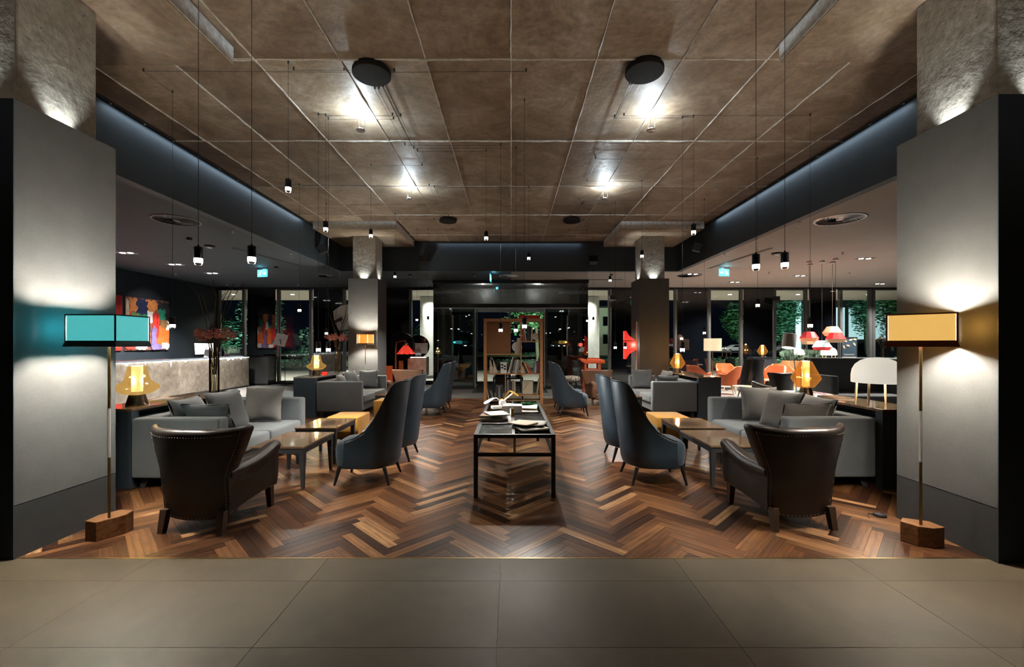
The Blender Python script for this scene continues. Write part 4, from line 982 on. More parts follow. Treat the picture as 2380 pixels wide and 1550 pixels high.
# ================================================================ LOUNGE, FRONT GROUPS
LAMPC = (1,.90,.74)
boxp = [(-.185,-.15),(.185,-.15),(.185,.15),(-.185,.15)]
def rotp(poly, a, off=(0,0)): return [(x*math.cos(a)-y*math.sin(a)+off[0], x*math.sin(a)+y*math.cos(a)+off[1]) for x, y in poly]
trim_dk = mat('dark_teal_fringe',(.02,.05,.06),.8); trim_br = m_fabric('rust_fringe',(.20,.055,.02),.9,200); trim_ol = mat('olive_trim',(.12,.10,.05),.7)
floor_lamp((-3.13,3.35,0),0,boxp,1.515,1.72,M['shade_cy'],trim_dk,[(-.13,-.06),(-.015,-.09),(.075,.06),(.06,.15),(-.06,.17),(-.135,.06)],'brass floor lamp with turquoise shade on a wooden block',LAMPC,K_FLOOR)
silk_glow_fill(bpy.data.objects['floor_lamp'],[(-.235,-.10,1.62),(-.235,.08,1.62)],(.05,.75,.9),1.1)
floor_lamp((3.07,3.225,0),0,rotp(boxp,R(-43.8)),1.515,1.72,M['shade_ye'],trim_br,[(-.10,.06),(-.05,-.03),(.03,-.07),(.13,-.05),(.12,.06),(-.02,.13)],'brass floor lamp with ochre shade on a wooden block',LAMPC,K_FLOOR)
silk_glow_fill(bpy.data.objects['floor_lamp.001'],[(.16,-.17,1.62),(.19,.14,1.62)],(1,.5,.1),1.1)
hexp = [(.215*math.cos(k*PI/3),.215*math.sin(k*PI/3)*.8) for k in range(6)]
floor_lamp((-3.68,10.86,0),0,hexp,1.515,1.75,M['shade_or'],trim_ol,[(.16*math.cos(k*PI/3),.16*math.sin(k*PI/3)) for k in range(6)],'brass floor lamp with orange shade before the far left column',LAMPC,K_FLOOR*1.3)
for x, y, s, lb in ((-3.27,3.42,1,'black foot switch on the floor by the turquoise lamp'),(3.22,3.76,-1,'black foot switch on the floor by the ochre lamp')):
    t = thing('foot_switch', lb, 'foot switch', (x,y,0))
    MB().lathe([(.045,0),(.05,.006),(.045,.02),(.02,.028),(.002,.029)], 20).build('dimmer', M['black'], t, 50)
    MB().tube([(0,0,.008),(s*.06,.05,.004),(s*.10,.0,.004),(s*.14,-.06,.004)], .003, 6).build('cord', M['black'], t)

sofa((-3.46,5.36,0),R(-90),'grey two-seat sofa at left behind the leather armchair',M['sofa'])
sofa((3.34,5.40,0),R(90),'grey two-seat sofa at right behind the leather armchair',M['sofa'])
sofa((-3.53,9.74,0),R(-90),'grey two-seat sofa in front of the far left column',M['sofa_d'])
sofa((3.36,9.74,0),R(90),'grey two-seat sofa in front of the far right column',M['sofa'])
GL = 'cushions on the sofas'
def sc_(x, y, z, face, lean, size, m, lb, seed, yaw=0):
    # face +1: towards +x, -1: towards -x, 0: towards the viewer
    rz = {1:R(-90),-1:R(90),0:R(180)}[face]+R(yaw)
    return cushion((x,y,z),(R(lean),0,rz),size,m,lb,GL,seed)
sc_(-3.60,4.86,.665,1,20,(.56,.50,.17),M['cush_d'],'slate cushion at the near end of the left sofa',1,6)
sc_(-3.55,5.40,.675,1,20,(.58,.52,.17),M['cush_d'],'slate cushion in the middle of the left sofa',2,-4)
sc_(-3.30,4.70,.70,0,-24,(.52,.34,.15),M['sofa'],'pale grey lumbar cushion over the near arm of the left sofa',3,0)
sc_(-3.44,5.98,.672,0,14,(.50,.48,.15),M['cush'],'grey cushion against the far arm of the left sofa',4,8)
sc_(3.46,6.00,.672,0,14,(.48,.48,.15),M['cush'],'grey cushion against the far arm of the right sofa',5,-12)
sc_(3.46,5.52,.672,-1,20,(.52,.50,.16),M['cush'],'grey cushion in the middle of the right sofa',6,14)
sc_(3.52,5.0,.665,-1,18,(.58,.48,.16),M['cush'],'grey cushion at the near end of the right sofa',7,-4)
sc_(3.20,4.70,.71,0,-24,(.52,.34,.15),M['cush'],'long grey lumbar cushion over the near arm of the right sofa',8,0)
sc_(-3.62,9.22,.66,1,20,(.46,.42,.15),M['cush'],'grey cushion at the near end of the rear left sofa',9,10)
sc_(-3.58,9.72,.67,1,20,(.5,.48,.15),M['cush_d'],'dark cushion in the middle of the rear left sofa',10,-8)
sc_(-3.45,10.40,.66,0,14,(.46,.44,.15),M['cush_d'],'dark cushion at the far end of the rear left sofa',11,10)
sc_(3.16,10.38,.67,0,14,(.48,.46,.15),M['cush_d'],'dark cushion against the far arm of the rear right sofa',12,-6)
sc_(3.50,9.8,.675,-1,18,(.5,.48,.15),M['cush'],'pale cushion in the middle of the rear right sofa',13,5)
sc_(3.26,9.04,.70,0,-22,(.5,.34,.15),M['cush_d'],'dark lumbar cushion over the near arm of the rear right sofa',14,0)

bc = bchair_proto('slate-blue high-back chair on the left, nearest the viewer',M['blue'],M['blueseat'],(-1.517,4.81,0),R(90))
for x, y, rz, lb in ((-1.517,5.73,90,'second slate-blue high-back chair on the left'),(-1.66,9.17,90,'slate-blue high-back chair in the rear left pair, nearer'),(-1.66,9.95,90,'slate-blue high-back chair in the rear left pair, farther'),
        (1.51,4.82,-90,'slate-blue high-back chair on the right, nearest the viewer'),(1.51,5.71,-90,'second slate-blue high-back chair on the right'),(1.24,9.18,-90,'slate-blue high-back chair in the rear right pair, nearer'),(1.24,9.98,-90,'slate-blue high-back chair in the rear right pair, farther')):
    dup(bc,(x,y,0),R(rz),lb)
ac = armchair_proto('dark leather wing armchair at left with its back turned',M['brown'],(-2.51,3.715,0),R(-4))
dup(ac,(2.34,3.775,0),R(4),'dark leather wing armchair at right with its back turned')
armchair_proto('chestnut leather armchair beyond the rear left sofa',M['tan'],(-2.72,11.0,0),R(172))
armchair_proto('chestnut leather armchair beyond the rear right chairs',M['tan'],(2.22,10.85,0),R(186))
coffee_table(-2.70,-2.14,4.45,5.20,.44,'marble coffee table at left beside the leather armchair',M['emperador'])
coffee_table(-2.71,-2.19,5.38,6.08,.455,'darker marble coffee table at left before the mustard ottoman',M['emperador'])
coffee_table(2.09,2.66,4.50,5.32,.44,'marble coffee table at right beside the leather armchair',M['emperador'])
coffee_table(2.12,2.68,5.38,6.10,.455,'marble coffee table at right before the mustard ottoman',M['emperador'])
coffee_table(-2.86,-2.3,9.0,9.75,.44,'marble coffee table in front of the rear left sofa',M['emperador'])
coffee_table(2.10,2.66,8.7,9.5,.44,'marble coffee table in front of the rear right sofa',M['emperador'])
ottoman(-2.65,-2.19,6.16,6.68,'mustard ottoman behind the left coffee tables'); ottoman(2.09,2.56,6.16,6.68,'mustard ottoman behind the right coffee tables')
ottoman(-2.55,-2.10,7.95,8.42,'mustard ottoman behind the left blue chairs')
console(-4.42,-3.935,4.46,6.25,'dark console with brown marble top behind the left sofa',M['emperador'])
console(3.815,4.33,4.42,6.25,'dark console with brown marble top behind the right sofa',M['emperador'])
console(-4.46,-4.0,8.8,10.66,'dark console with marble top behind the rear left sofa',M['grnmarble'])
console(3.83,4.3,8.8,10.66,'dark console with marble top behind the rear right sofa',M['emperador'])
glass_lamp((-4.12,4.74,.83),PROF_A,.090,.118,(.050,.15,.432),'amber glass table lamp on the left console',M['amber'],M['glow_tube'],(1,.70,.34),K_TABLE)
glass_lamp((4.0,5.84,.83),PROF_B,.075,.088,(.045,.10,.445),'orange crackled glass table lamp on the right console',M['amber2'],M['glow_tube2'],(1,.55,.2),K_TABLE)
glass_lamp((-4.2,9.28,.83),PROF_A,.090,.118,(.050,.15,.432),'amber glass table lamp on the rear left console',M['amber'],M['glow_tube'],(1,.70,.34),K_TABLE)
glass_lamp((4.03,10.42,.83),PROF_B,.075,.088,(.045,.10,.445),'orange glass table lamp on the rear right console',M['amber2'],M['glow_tube2'],(1,.55,.2),K_TABLE*2.5)
mushroom((4.05,4.76,.83),'white dome lamp on wooden legs on the right console',K_TABLE*1.6)
# vases
def vase(loc, h, r, label, tw, fl_, mt, seed):
    t = thing('vase', label, 'vase', loc); rnd = random.Random(seed)
    MB().lathe([(.002,.004),(r*.95,.004),(r,.012),(r,h),(r*.93,h),(r*.9,.03),(.002,.028)], 28, cap0=False, cap1=False).build('glass', M['clear'], t, 40)
    for k in range(8):
        a = rnd.uniform(0,6.28); q = rnd.uniform(.2,.75)*r; e = rnd.uniform(.10,.24)
        MB().tube([(q*math.cos(a),q*math.sin(a),.03),(q*.5*math.cos(a+1),q*.5*math.sin(a+1),h*.7),(e*.5*math.cos(a),e*.5*math.sin(a),h+.12),(e*math.cos(a),e*math.sin(a),fl_-.05)], .004, 5).build('stem', M['stem'], t)
    for k in range(tw):
        a = rnd.uniform(0,6.28); e = rnd.uniform(.15,.42)
        MB().tube([(.02*math.cos(a),.02*math.sin(a),h*.4),(e*.3*math.cos(a),e*.3*math.sin(a),h+.35),(e*.7*math.cos(a+.2),e*.7*math.sin(a+.2),h+.7),(e*math.cos(a),e*math.sin(a),h+rnd.uniform(.75,1.0))], [.006,.006,.005,.003], 5).build('twig', M['stem'], t)
    for k in range(9):
        a = k*.7; e = rnd.uniform(.10,.23); b = MB(); leaves(b,(e*math.cos(a),e*math.sin(a),fl_+rnd.uniform(-.04,.05)),(.06,.06,.075),110,.02,seed=seed*9+k); tag(b.build('flower_head', mt, t), kind='stuff')
    return t
vase((-4.14,6.0,.83),.62,.062,'tall glass vase with dried pink flowers on the left console',9,.80,M['pink'],1)
vase((-4.02,9.95,.83),.62,.062,'tall glass vase with flowers on the rear left console',7,.82,M['pink'],2)
book((-4.16,5.30,.831),(.035,.24,.32),(0,R(90),R(-80)),'white','hardback lying on the left console')
book((4.02,5.18,.831),(.03,.24,.32),(0,R(90),R(78)),'brown','large art book lying on the right console'); book((4.10,5.30,.831+.0),(.022,.22,.28),(0,R(90),R(100)),'white','white magazine lying beside the lamp on the right console')
for k, (x,y) in enumerate(((-4.08,9.35),(-4.02,9.33))):
    t = thing('candle_glass', ('red candle glass nearer the rear left amber lamp','red candle glass farther from the rear left amber lamp')[k],'candle',(x,y,.83),0,'red candle glasses'); MB().lathe([(.028,0),(.032,.07),(.028,.07),(.024,.008),(.002,.008)],18,cap1=False).build('glass',M['red_gl'],t,40); MB().lathe([(.022,.01),(.022,.04)],14).build('wax',M['white'],t,40)
t = thing('tealight_holder','small copper tealight holder on the left console','candle',(-4.36,4.62,.83)); MB().lathe([(.03,0),(.035,.035),(.03,.035),(.027,.006),(.001,.006)],18,cap1=False).build('cup',M['tan'],t,40); MB().lathe([(.02,.007),(.02,.02)],12).build('wax',M['white'],t)

# ---- central display table
TX0, TX1, TY0, TY1, TH = -.365, .432, 4.19, 6.70, .62
def display_table(loc, L, label, slats):
    t = thing('display_table', label, 'table', loc); hw, hl, b = .3985, L/2, .02
    for sx in (-1,1):
        for sy in (-1,1): bxs('leg', M['black'], (sx*(hw-b)-b,sx*(hw-b)+b,sy*(hl-b)-b,sy*(hl-b)+b,0,TH-.035), parent=t)
    for sy in (-1,1):
        bxs('top_rail', M['black'], (-hw,hw,sy*(hl-b)-b,sy*(hl-b)+b,TH-.035,TH), parent=t); bxs('lower_rail', M['black'], (-hw+.04,hw-.04,sy*(hl-b)-.015,sy*(hl-b)+.015,.405,.435), parent=t)
        bxs('strut', M['steel'], (-.012,.012,sy*(hl-b)-.012,sy*(hl-b)+.012,.435,TH-.035), parent=t)
    for sx in (-1,1):
        bxs('side_rail', M['black'], (sx*(hw-b)-b,sx*(hw-b)+b,-hl+.04,hl-.04,TH-.035,TH), parent=t); bxs('lower_side_rail', M['black'], (sx*(hw-b)-.015,sx*(hw-b)+.015,-hl+.04,hl-.04,.405,.435), parent=t)
    bxs('centre_rail', M['alu'], (-.026,.0,-hl+.04,hl-.04,TH-.03,TH-.001), parent=t)
    return t
dt = display_table(((TX0+TX1)/2,(TY0+TY1)/2,0), TY1-TY0, 'long black metal table with slatted and glass panels, front', True)
hl = (TY1-TY0)/2
def dz(y): return y-(TY0+TY1)/2
sl_me = MB().box(-.166,.166,-.0135,.0135,TH-.028,TH-.008).mesh('slat'); sl_me.materials.append(M['blackgl'])
for k in range(13): inst('slat', sl_me, dt, (-.192,dz(4.25)+.04*k,0))
sl2 = MB().box(-.172,.172,-.0135,.0135,TH-.028,TH-.008).mesh('slat'); sl2.materials.append(M['blackgl'])
for k in range(15): inst('slat', sl2, dt, (.18,dz(4.84)+.04*k,0))
for (a,b_,y0,y1,m) in ((.004,.356,4.24,4.8,'clear'),(.004,.356,5.46,6.66,'clear'),(-.356,-.03,5.45,6.66,'clear')):
    bxs('glass_panel', M[m], (a,b_,dz(y0),dz(y1),TH-.012,TH-.006), parent=dt)
bxs('tray_panel', M['black'], (-.356,-.03,dz(4.79),dz(5.42),TH-.03,TH-.004), parent=dt)
for y in (4.8,5.44): bxs('cross_rail', M['black'], (-.36,.36,dz(y)-.012,dz(y)+.012,TH-.03,TH-.003), parent=dt)
def paper(loc, w_, d_, rz, m, label, thick=.006, crump=.01, seed=0, grp='papers on the display table'):
    rnd = random.Random(seed); ph = [rnd.uniform(0,6) for _ in range(3)]
    def fn(zo):
        return lambda u, v: ((u-.5)*w_, (v-.5)*d_, zo+crump*(.5+.5*math.sin(4*u+ph[0])*math.sin(3*v+ph[1]))*((u-.5)**2*2+.3 if zo>0 else 0))
    b = MB(); b.grid(fn(thick), 10, 8); b.grid(fn(0), 10, 8)
    me = b.mesh('newspaper', 60); bm = bmesh.new(); bm.from_mesh(me)
    bd = [e for e in bm.edges if e.is_boundary]; bmesh.ops.bridge_loops(bm, edges=bd); bmesh.ops.recalc_face_normals(bm, faces=bm.faces); bm.to_mesh(me); bm.free(); me.materials.append(m)
    o = inst('newspaper', me, None, loc, (0,0,rz)); return tag(o, label, 'newspaper', grp)
t_ = NT('newsprint'); v_ = t_.coords('Object'); br = t_.n('ShaderNodeTexBrick'); br.inputs['Scale'].default_value = 22; br.inputs['Mortar Size'].default_value = .03; br.inputs['Color1'].default_value = (.42,.40,.37,1); br.inputs['Color2'].default_value = (.24,.23,.22,1); br.inputs['Mortar'].default_value = (.50,.48,.45,1); t_.l(v_, br.inputs['Vector']); t_.set(color=br.outputs[0], rough=.8); M['news'] = t_.m
paper((.20,4.52,TH),.30,.34,R(18),M['news'],'folded newspaper on the front right glass panel, bottom of the pile',.012,.012,1)
paper((.215,4.62,TH+.027),.31,.26,R(-14),M['news'],'open magazine on top of the front right pile',.008,.02,2)
paper((.12,4.55,TH+.044),.2,.26,R(50),M['cream'],'cream brochure at the left of the front right pile',.006,.012,3)
paper((.19,5.66,TH),.30,.30,R(4),M['news'],'newspaper on the middle right glass panel',.012,.01,4)
paper((.2,5.78,TH+.028),.30,.24,R(-6),M['cream'],'curled pale magazine on the middle right papers',.01,.03,5)
for k, (x,y,sx,sy,th_,rz,mk,lb) in enumerate(((-.2,5.08,.30,.36,.03,4,'dark','dark hardback at the bottom of the stack on the left tray'),(-.21,5.10,.28,.34,.025,-8,'brown','brown illustrated book in the stack on the left tray'),(-.17,5.08,.24,.3,.012,20,'white','glossy white magazine on top of the left tray stack'))):
    z = TH + (0,.031,.057)[k]; book((x+math.sin(R(rz))*0, y, z),(th_,sx,sy),(0,R(90),R(90+rz)),mk,lb,'books on the display table').location = (x - sy/2*math.cos(R(90+rz)), y - sy/2*math.sin(R(90+rz)), z+th_/2)
for k in range(3): book((-.09+.0*k,5.62,TH),(.03,.2,.24),(0,0,0),'white','%s white book in the short stack before the gold lamp' % ('lowest','middle','topmost')[k],'books under the gold lamp').location = (-.10,5.60,TH+.015+.031*k)
for o in [o for o in bpy.data.objects if o.get('group') == 'books under the gold lamp']: o.rotation_euler = (0,R(90),0)
# folded-sheet lamps
def fold_lamp(loc, rz, m, glow, label, s=1.0, p=1.5, leaf=False):
    t = thing('desk_lamp', label, 'desk lamp', loc, rz, 'folded metal lamps')
    MB().box(-.055*s,.055*s,-.035*s,.035*s,0,.035*s).build('base', m, t, bevel=.008)
    MB().cyl((-.07*s,-.03*s,.06*s),(-.07*s,.03*s,.06*s),.035*s,None,16).build('hinge', m, t, 40)
    MB().cyl((-.05*s,0,.03*s),(-.07*s,0,.06*s),.015*s,None,8).build('neck', m, t)
    if leaf:
        pts = [(.06*s*math.cos(k*PI/8)*(1-.25*math.cos(k*PI/8)), .045*s*math.sin(k*PI/8)) for k in range(16)]
        MB().prism(pts,-.002,.002).build('glowing_leaf', glow, t, loc=(.10*s,0,.085*s), rot=(0,R(28),0)); MB().tube([(-.06*s,0,.07*s),(0,0,.12*s),(.06*s,0,.105*s)],.005*s,6).build('leaf_stem', m, t, 60)
    else:
        prof = [(-.035,.10),(.0,.165),(.035,.20),(.085,.18),(.15,.135),(.145,.128),(.08,.170),(.035,.190),(.005,.158),(-.028,.098)]
        MB().prism([(x*s,z*s) for x,z in prof],-.055*s,.055*s,Matrix.Rotation(R(90),4,'X')).build('reflector', m, t)
        MB().tube([(-.05*s,0,.065*s),(.07*s,0,.165*s)],.005*s,6).build('led_bar', glow, t)
    light('SPOT','desk_lamp_spot',(.05*s,0,.15*s),p,(1,.88,.7),.02,t,spot=120)
fold_lamp((-.06,6.12,TH),R(0),M['gold'],M['glow_warm'],'gold folded-sheet lamp on the display table',1.1,1.5)
fold_lamp((-.20,5.86,TH),R(200),M['white'],M['glow_w'],'white glowing leaf-shaped lamp on the display table',1.25,1.5,True)
light('SPOT','fold_lamp_wash',(-.12,5.80,.80),42,(.92,1,1),.04,target=(1.4,5.2,.85),spot=120,blend=.9)
t = thing('desk_lamp','upright white and gold strip lamp on the centre rail','desk lamp',(.012,5.25,TH)); bxs('strip', M['gold'], (-.018,.018,-.02,.02,0,.10), parent=t); bxs('led_edge', M['glow_w'], (-.022,-.018,-.015,.015,.01,.09), parent=t)
# ---- second table behind the bookcase
dt2 = display_table((-.08,12.4,0), 2.2, 'black metal table behind the bookcase', False)
bxs('glass_panel', M['clear'], (-.356,.356,-1.05,1.05,TH-.012,TH-.006), parent=dt2)
bxs('magazine_bin', M['black'], (-.35,-.02,-1.0,-.5,TH-.14,TH-.012), parent=dt2)
fold_lamp((.06,11.9,TH),R(190),M['white'],M['glow_w'],'white lamp on the table behind the bookcase',1.1,4,True); fold_lamp((.30,12.0,TH),R(60),M['gold'],M['glow_warm'],'gold lamp on the table behind the bookcase',1.1,4)

# ---- bookcase
BX0, BX1, BY, BH, BD = -.69, .80, 10.8, 2.145, .35
bk = thing('bookcase','open wooden bookcase standing behind the long table','bookcase',((BX0+BX1)/2,BY+BD/2,0)); cxb = (BX0+BX1)/2
def bb(name, x0, x1, z0, z1, y0=-BD/2, y1=BD/2, m=None): return bxs(name, m or M['oak'], (x0-cxb,x1-cxb,y0,y1,z0,z1), parent=bk)
bb('side_panel',BX0,BX0+.075,0,BH); bb('side_panel',BX1-.075,BX1,0,BH); bb('top_panel',BX0+.075,BX1-.075,BH-.075,BH); bb('bottom_shelf',BX0+.075,BX1-.075,.06,.09)
bb('divider',.235,.262,.78,BH-.075); bb('divider',-.152,-.13,.09,.74); bb('shelf',BX0+.075,.235,1.235,1.262); bb('shelf',.262,BX1-.075,1.555,1.58); bb('shelf',BX0+.075,BX1-.075,.74,.765); bb('shelf',-.13,BX1-.075,.20,.222)
bb('sliding_panel',-.61,-.01,1.27,2.065,-.1,-.075,m_leather('cognac_panel',(.19,.075,.022),(.22,.09,.028),.5))
tag(bxs('storage_box', M['red'], (.19,.73,BY+.03,BY+.3,BH+.001,BH+.085), bevel=.004),'red box on top of the bookcase','box')
def shelf_books(z, items, where):
    ORD = ['first','second','third','fourth','fifth','sixth','seventh','eighth','ninth','tenth']
    for k_, (x, tx, h, lean, mk) in enumerate(items):
        book((x,BY+BD/2-.02,z+max(0,math.sin(abs(R(lean)))*tx/2)),(tx,.22,h),(0,R(lean),0),mk,'%s book %s of the bookcase, %s from the left' % (mk, where, ORD[k_]),'books '+where)
shelf_books(1.581,[(.315,.045,.40,-4,'red'),(.375,.03,.36,-8,'white'),(.425,.04,.37,0,'dark'),(.47,.04,.37,0,'black'),(.515,.035,.36,2,'beige')],'on the upper right shelf')
shelf_books(1.263,[(.10,.03,.40,10,'beige'),(.145,.03,.40,8,'white'),(.195,.028,.38,4,'beige')],'on the upper left shelf')
shelf_books(.766,[(-.50,.09,.34,0,'beige'),(-.40,.03,.42,-16,'grey'),(-.35,.03,.40,-20,'white'),(-.07,.03,.42,16,'white'),(-.03,.03,.40,14,'grey'),(.0,.035,.36,12,'dark'),(.05,.03,.34,10,'grey'),(.095,.028,.32,8,'white'),(.13,.028,.33,8,'white'),(.17,.03,.34,6,'grey')],'on the middle left shelf')
shelf_books(.766,[(.29,.03,.3,-4,'white'),(.33,.03,.28,-10,'beige'),(.40,.04,.30,-24,'black'),(.455,.03,.29,-26,'orange'),(.51,.03,.28,-26,'red'),(.565,.03,.33,10,'grey'),(.61,.03,.36,6,'white'),(.675,.08,.31,0,'purple')],'on the middle right shelf')
shelf_books(.223,[(-.08,.05,.38,0,'grey'),(-.02,.05,.37,0,'dark'),(.04,.04,.37,0,'grey'),(.09,.045,.36,0,'beige'),(.65,.03,.40,8,'beige'),(.69,.03,.36,6,'brown')],'on the lower right shelf')
shelf_books(.091,[(-.55,.03,.26,-14,'beige'),(-.50,.03,.24,-16,'dark'),(-.44,.03,.24,-20,'grey'),(-.36,.05,.36,0,'dark'),(-.30,.05,.36,0,'grey'),(-.24,.05,.36,0,'dark')],'on the lower left shelf')
for x, h, lb in ((-.505,.175,'taller cream candle on the bookcase'),(-.42,.15,'shorter cream candle on the bookcase')):
    t = thing('candle', lb, 'candle', (x,BY+.08,.766), 0, 'cream candles'); MB().lathe([(.044,0),(.046,.01),(.046,h-.008),(.038,h),(.01,h-.006)],20).build('wax',M['cream'],t,40); MB().cyl((0,0,h-.006),(0,0,h+.012),.002,None,5).build('wick',M['black'],t)
t = thing('alarm_clock','round brass alarm clock on the upper right shelf','clock',(.605,BY+.12,1.581))
MB().cyl((0,-.03,.115),(0,.03,.115),.092,None,28).build('case',M['brass'],t,40); MB().cyl((0,-.033,.115),(0,-.03,.115),.078,None,28).build('dial',M['cream'],t)
bxs('hour_hand',M['black'],(-.004,.004,-.036,-.034,.115,.155),parent=t); bxs('minute_hand',M['black'],(-.05,0,-.036,-.034,.112,.118),parent=t)
tm = MB().box(-.002,.002,-.0355,-.034,.06,.072).mesh('tick'); tm.materials.append(M['black'])
for k in range(12): inst('tick',tm,t,(0,0,.115),(0,k*PI/6,0))
for s in (-1,1): MB().cyl((s*.05,0,.04),(s*.07,0,0),.007,None,8).build('foot',M['brass'],t)
MB().tube([(-.02,0,.205),(-.02,0,.225),(.02,0,.225),(.02,0,.205)],.004,6).build('handle',M['brass'],t)
t = thing('photo_frame','white frame with black checker cut-outs on the middle shelf','frame',(-.19,BY+.1,.766)); bxs('board',M['white'],(-.075,.075,0,.02,.012,.27),parent=t); bxs('ledge',M['white'],(-.09,.09,-.01,.03,.262,.278),(-.085,.085,-.01,.03,0,.012),parent=t)
for i,(a,c) in enumerate(((-.035,.215),(.03,.18),(-.035,.145),(.03,.11))): bxs('cut_out',M['black'],(a-.028,a+.028,-.004,.0,c-.025,c+.02),parent=t)
t = thing('picture','framed pencil drawing leaning on the lower right shelf','picture',(.42,BY+.12,.223)); 
fr_ = bxs('frame',M['alu'],(-.15,.15,0,.02,0,.015),(-.15,.15,0,.02,.345,.36),(-.15,-.132,0,.02,.015,.345),(.132,.15,0,.02,.015,.345),parent=t); bxs('paper',M['cream'],(-.132,.132,.006,.012,.015,.345),parent=t)
MB().tube([(-.06,.004,.25),(-.09,.004,.28),(-.05,.004,.31),(-.02,.004,.28),(.02,.004,.30),(.0,.004,.25),(-.05,.004,.22),(-.05,.004,.17),(-.1,.004,.13)],.004,5).build('drawn_line',M['black'],t)
t = thing('paper_plate','round white paper disc behind books on the upper left shelf','plate',(.15,BY+.25,1.263)); MB().cyl((0,0,.17),(0,.012,.17),.13,None,28).build('disc',M['white'],t,40); bxs('stand',M['palewood'],(-.05,.05,.012,.04,0,.06),parent=t)
# ================================================================ RECEPTION, LEFT
t = thing('reception_desk','long taupe stone reception desk along the left wall','reception desk',(-9.62,11.6,0))
bxs('stone_front',M['stone'],(.28,.32,-3.7,3.7,.05,1.04),parent=t); bxs('carcass',M['navy'],(-.3,.28,-3.7,3.66,0,1.03),parent=t); bxs('counter_top',M['blackgl'],(-.34,.26,-3.7,3.68,1.03,1.09),parent=t)
bxs('led_strip',M['glow_cool'],(.28,.315,-3.7,3.69,1.04,1.047),parent=t); bxs('end_panel',M['stone'],(-.3,.32,3.66,3.70,.05,1.04),parent=t)
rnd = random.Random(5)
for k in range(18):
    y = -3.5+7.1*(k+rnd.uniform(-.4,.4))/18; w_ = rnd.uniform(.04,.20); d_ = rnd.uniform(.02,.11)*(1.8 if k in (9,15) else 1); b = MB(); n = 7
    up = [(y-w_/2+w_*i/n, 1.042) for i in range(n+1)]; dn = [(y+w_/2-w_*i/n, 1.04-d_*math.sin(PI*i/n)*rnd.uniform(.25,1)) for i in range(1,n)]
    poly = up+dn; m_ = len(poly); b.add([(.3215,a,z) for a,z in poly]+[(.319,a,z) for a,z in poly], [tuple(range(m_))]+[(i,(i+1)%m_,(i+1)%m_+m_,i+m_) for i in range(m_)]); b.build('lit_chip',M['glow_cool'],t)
light('AREA','desk_led',(.36,0,1.07),6,(.9,1,1),parent=t,wh=(.03,7.2)).rotation_euler = (0,R(60),0)
def monitor(loc, rz, label):
    t = thing('computer_monitor', label, 'monitor', loc, rz, 'silver desktop monitors')
    MB().box(-.27,.27,-.012,.012,.10,.44).build('display',M['white'],t,bevel=.006,rot=(R(-8),0,0)); MB().box(-.26,.26,.013,.015,.13,.43).build('screen',M['dkglass'],t,rot=(R(-8),0,0))
    MB().box(-.09,.09,-.006,.006,0,.26).build('stand_neck',M['steel'],t,rot=(R(16),0,0),loc=(0,-.09,0)); bxs('stand_foot',M['steel'],(-.1,.1,-.12,.07,0,.008),parent=t)
    MB().cyl((0,-.045,.29),(0,-.05,.29),.018,None,12).build('round_mark',M['black'],t)
monitor((-9.42,13.25,1.09),R(62),'silver monitor on the long reception desk')
t = thing('wall_painting','large abstract painting in orange, navy and green on the left wall','painting',(-11.06,13.12,2.1))
bxs('canvas',mat('primed_canvas',(.30,.10,.05),.7,c2=(.10,.05,.09),scale=3),(-.04,0,-.78,.78,-.78,.78),parent=t)
PC = {'or':(.62,.22,.06),'nv':(.012,.018,.07),'gr':(.02,.22,.13),'lg':(.12,.22,.05),'rd':(.55,.03,.02),'bk':(.015,.015,.018),'be':(.5,.42,.3),'pu':(.16,.12,.3),'or2':(.65,.12,.02),'wh':(.7,.68,.64),'br':(.25,.13,.05)}
PM = {k: mat('paint_'+k, c, .45, c2=tuple(min(1,x*1.5+.02) for x in c), scale=9, bump=.4, bscale=14) for k, c in PC.items()}
rnd = random.Random(3)
for k, (u,v,w_,h_,c) in enumerate(((.05,.3,.12,.6,'be'),(.11,.25,.07,.5,'rd'),(.18,.14,.2,.28,'or'),(.58,.14,.3,.28,'or'),(.36,.18,.27,.36,'nv'),(.85,.25,.32,.5,'bk'),(.80,.30,.22,.26,'gr'),(.22,.36,.18,.14,'lg'),(.40,.38,.22,.13,'gr'),(.53,.35,.15,.24,'wh'),(.20,.60,.42,.40,'rd'),(.42,.68,.22,.5,'or2'),(.66,.58,.14,.66,'rd'),(.62,.74,.12,.4,'pu'),(.86,.72,.30,.38,'or2'),(.95,.5,.1,.18,'wh'),(.86,.47,.2,.16,'br'),(.9,.92,.2,.14,'wh'),(.68,.93,.24,.12,'pu'),(.3,.94,.3,.10,'wh'),(.1,.93,.2,.10,'rd'),(.72,.42,.06,.3,'rd'))):
    n = 28; x = .001+.0012*(k+1); pts = []
    for i in range(n):
        a = 2*PI*i/n; q = 1/max(abs(math.cos(a)),abs(math.sin(a)))**.75; q *= rnd.uniform(.62,1.1)
        yy = max(-.775,min(.775,-.78+1.56*u+.88*w_*q*math.cos(a))); zz = max(-.775,min(.775,.78-1.56*v+.88*h_*q*math.sin(a))); pts.append((yy,zz))
    b = MB(); b.add([(x,a,z) for a,z in pts]+[(0,a,z) for a,z in pts],[tuple(range(n))]+[(i,(i+1)%n,(i+1)%n+n,i+n) for i in range(n)]); b.build('paint_patch',PM[c],t)
t = thing('wall_painting','red abstract canvas left of the large painting','painting',(-11.06,11.55,2.1)); bxs('canvas',M['red'],(-.04,0,-.68,.68,-.78,.78),parent=t)
for i in range(3): bxs('paint_band',PM['rd'],(0,.003,-.68,.68,-.7+.5*i,-.5+.5*i),parent=t)
light('SPOT','picture_spot',(-9.6,13.1,3.6),55,(1,.95,.88),.04,target=(-11.06,13.1,2.0),spot=70,blend=.8)
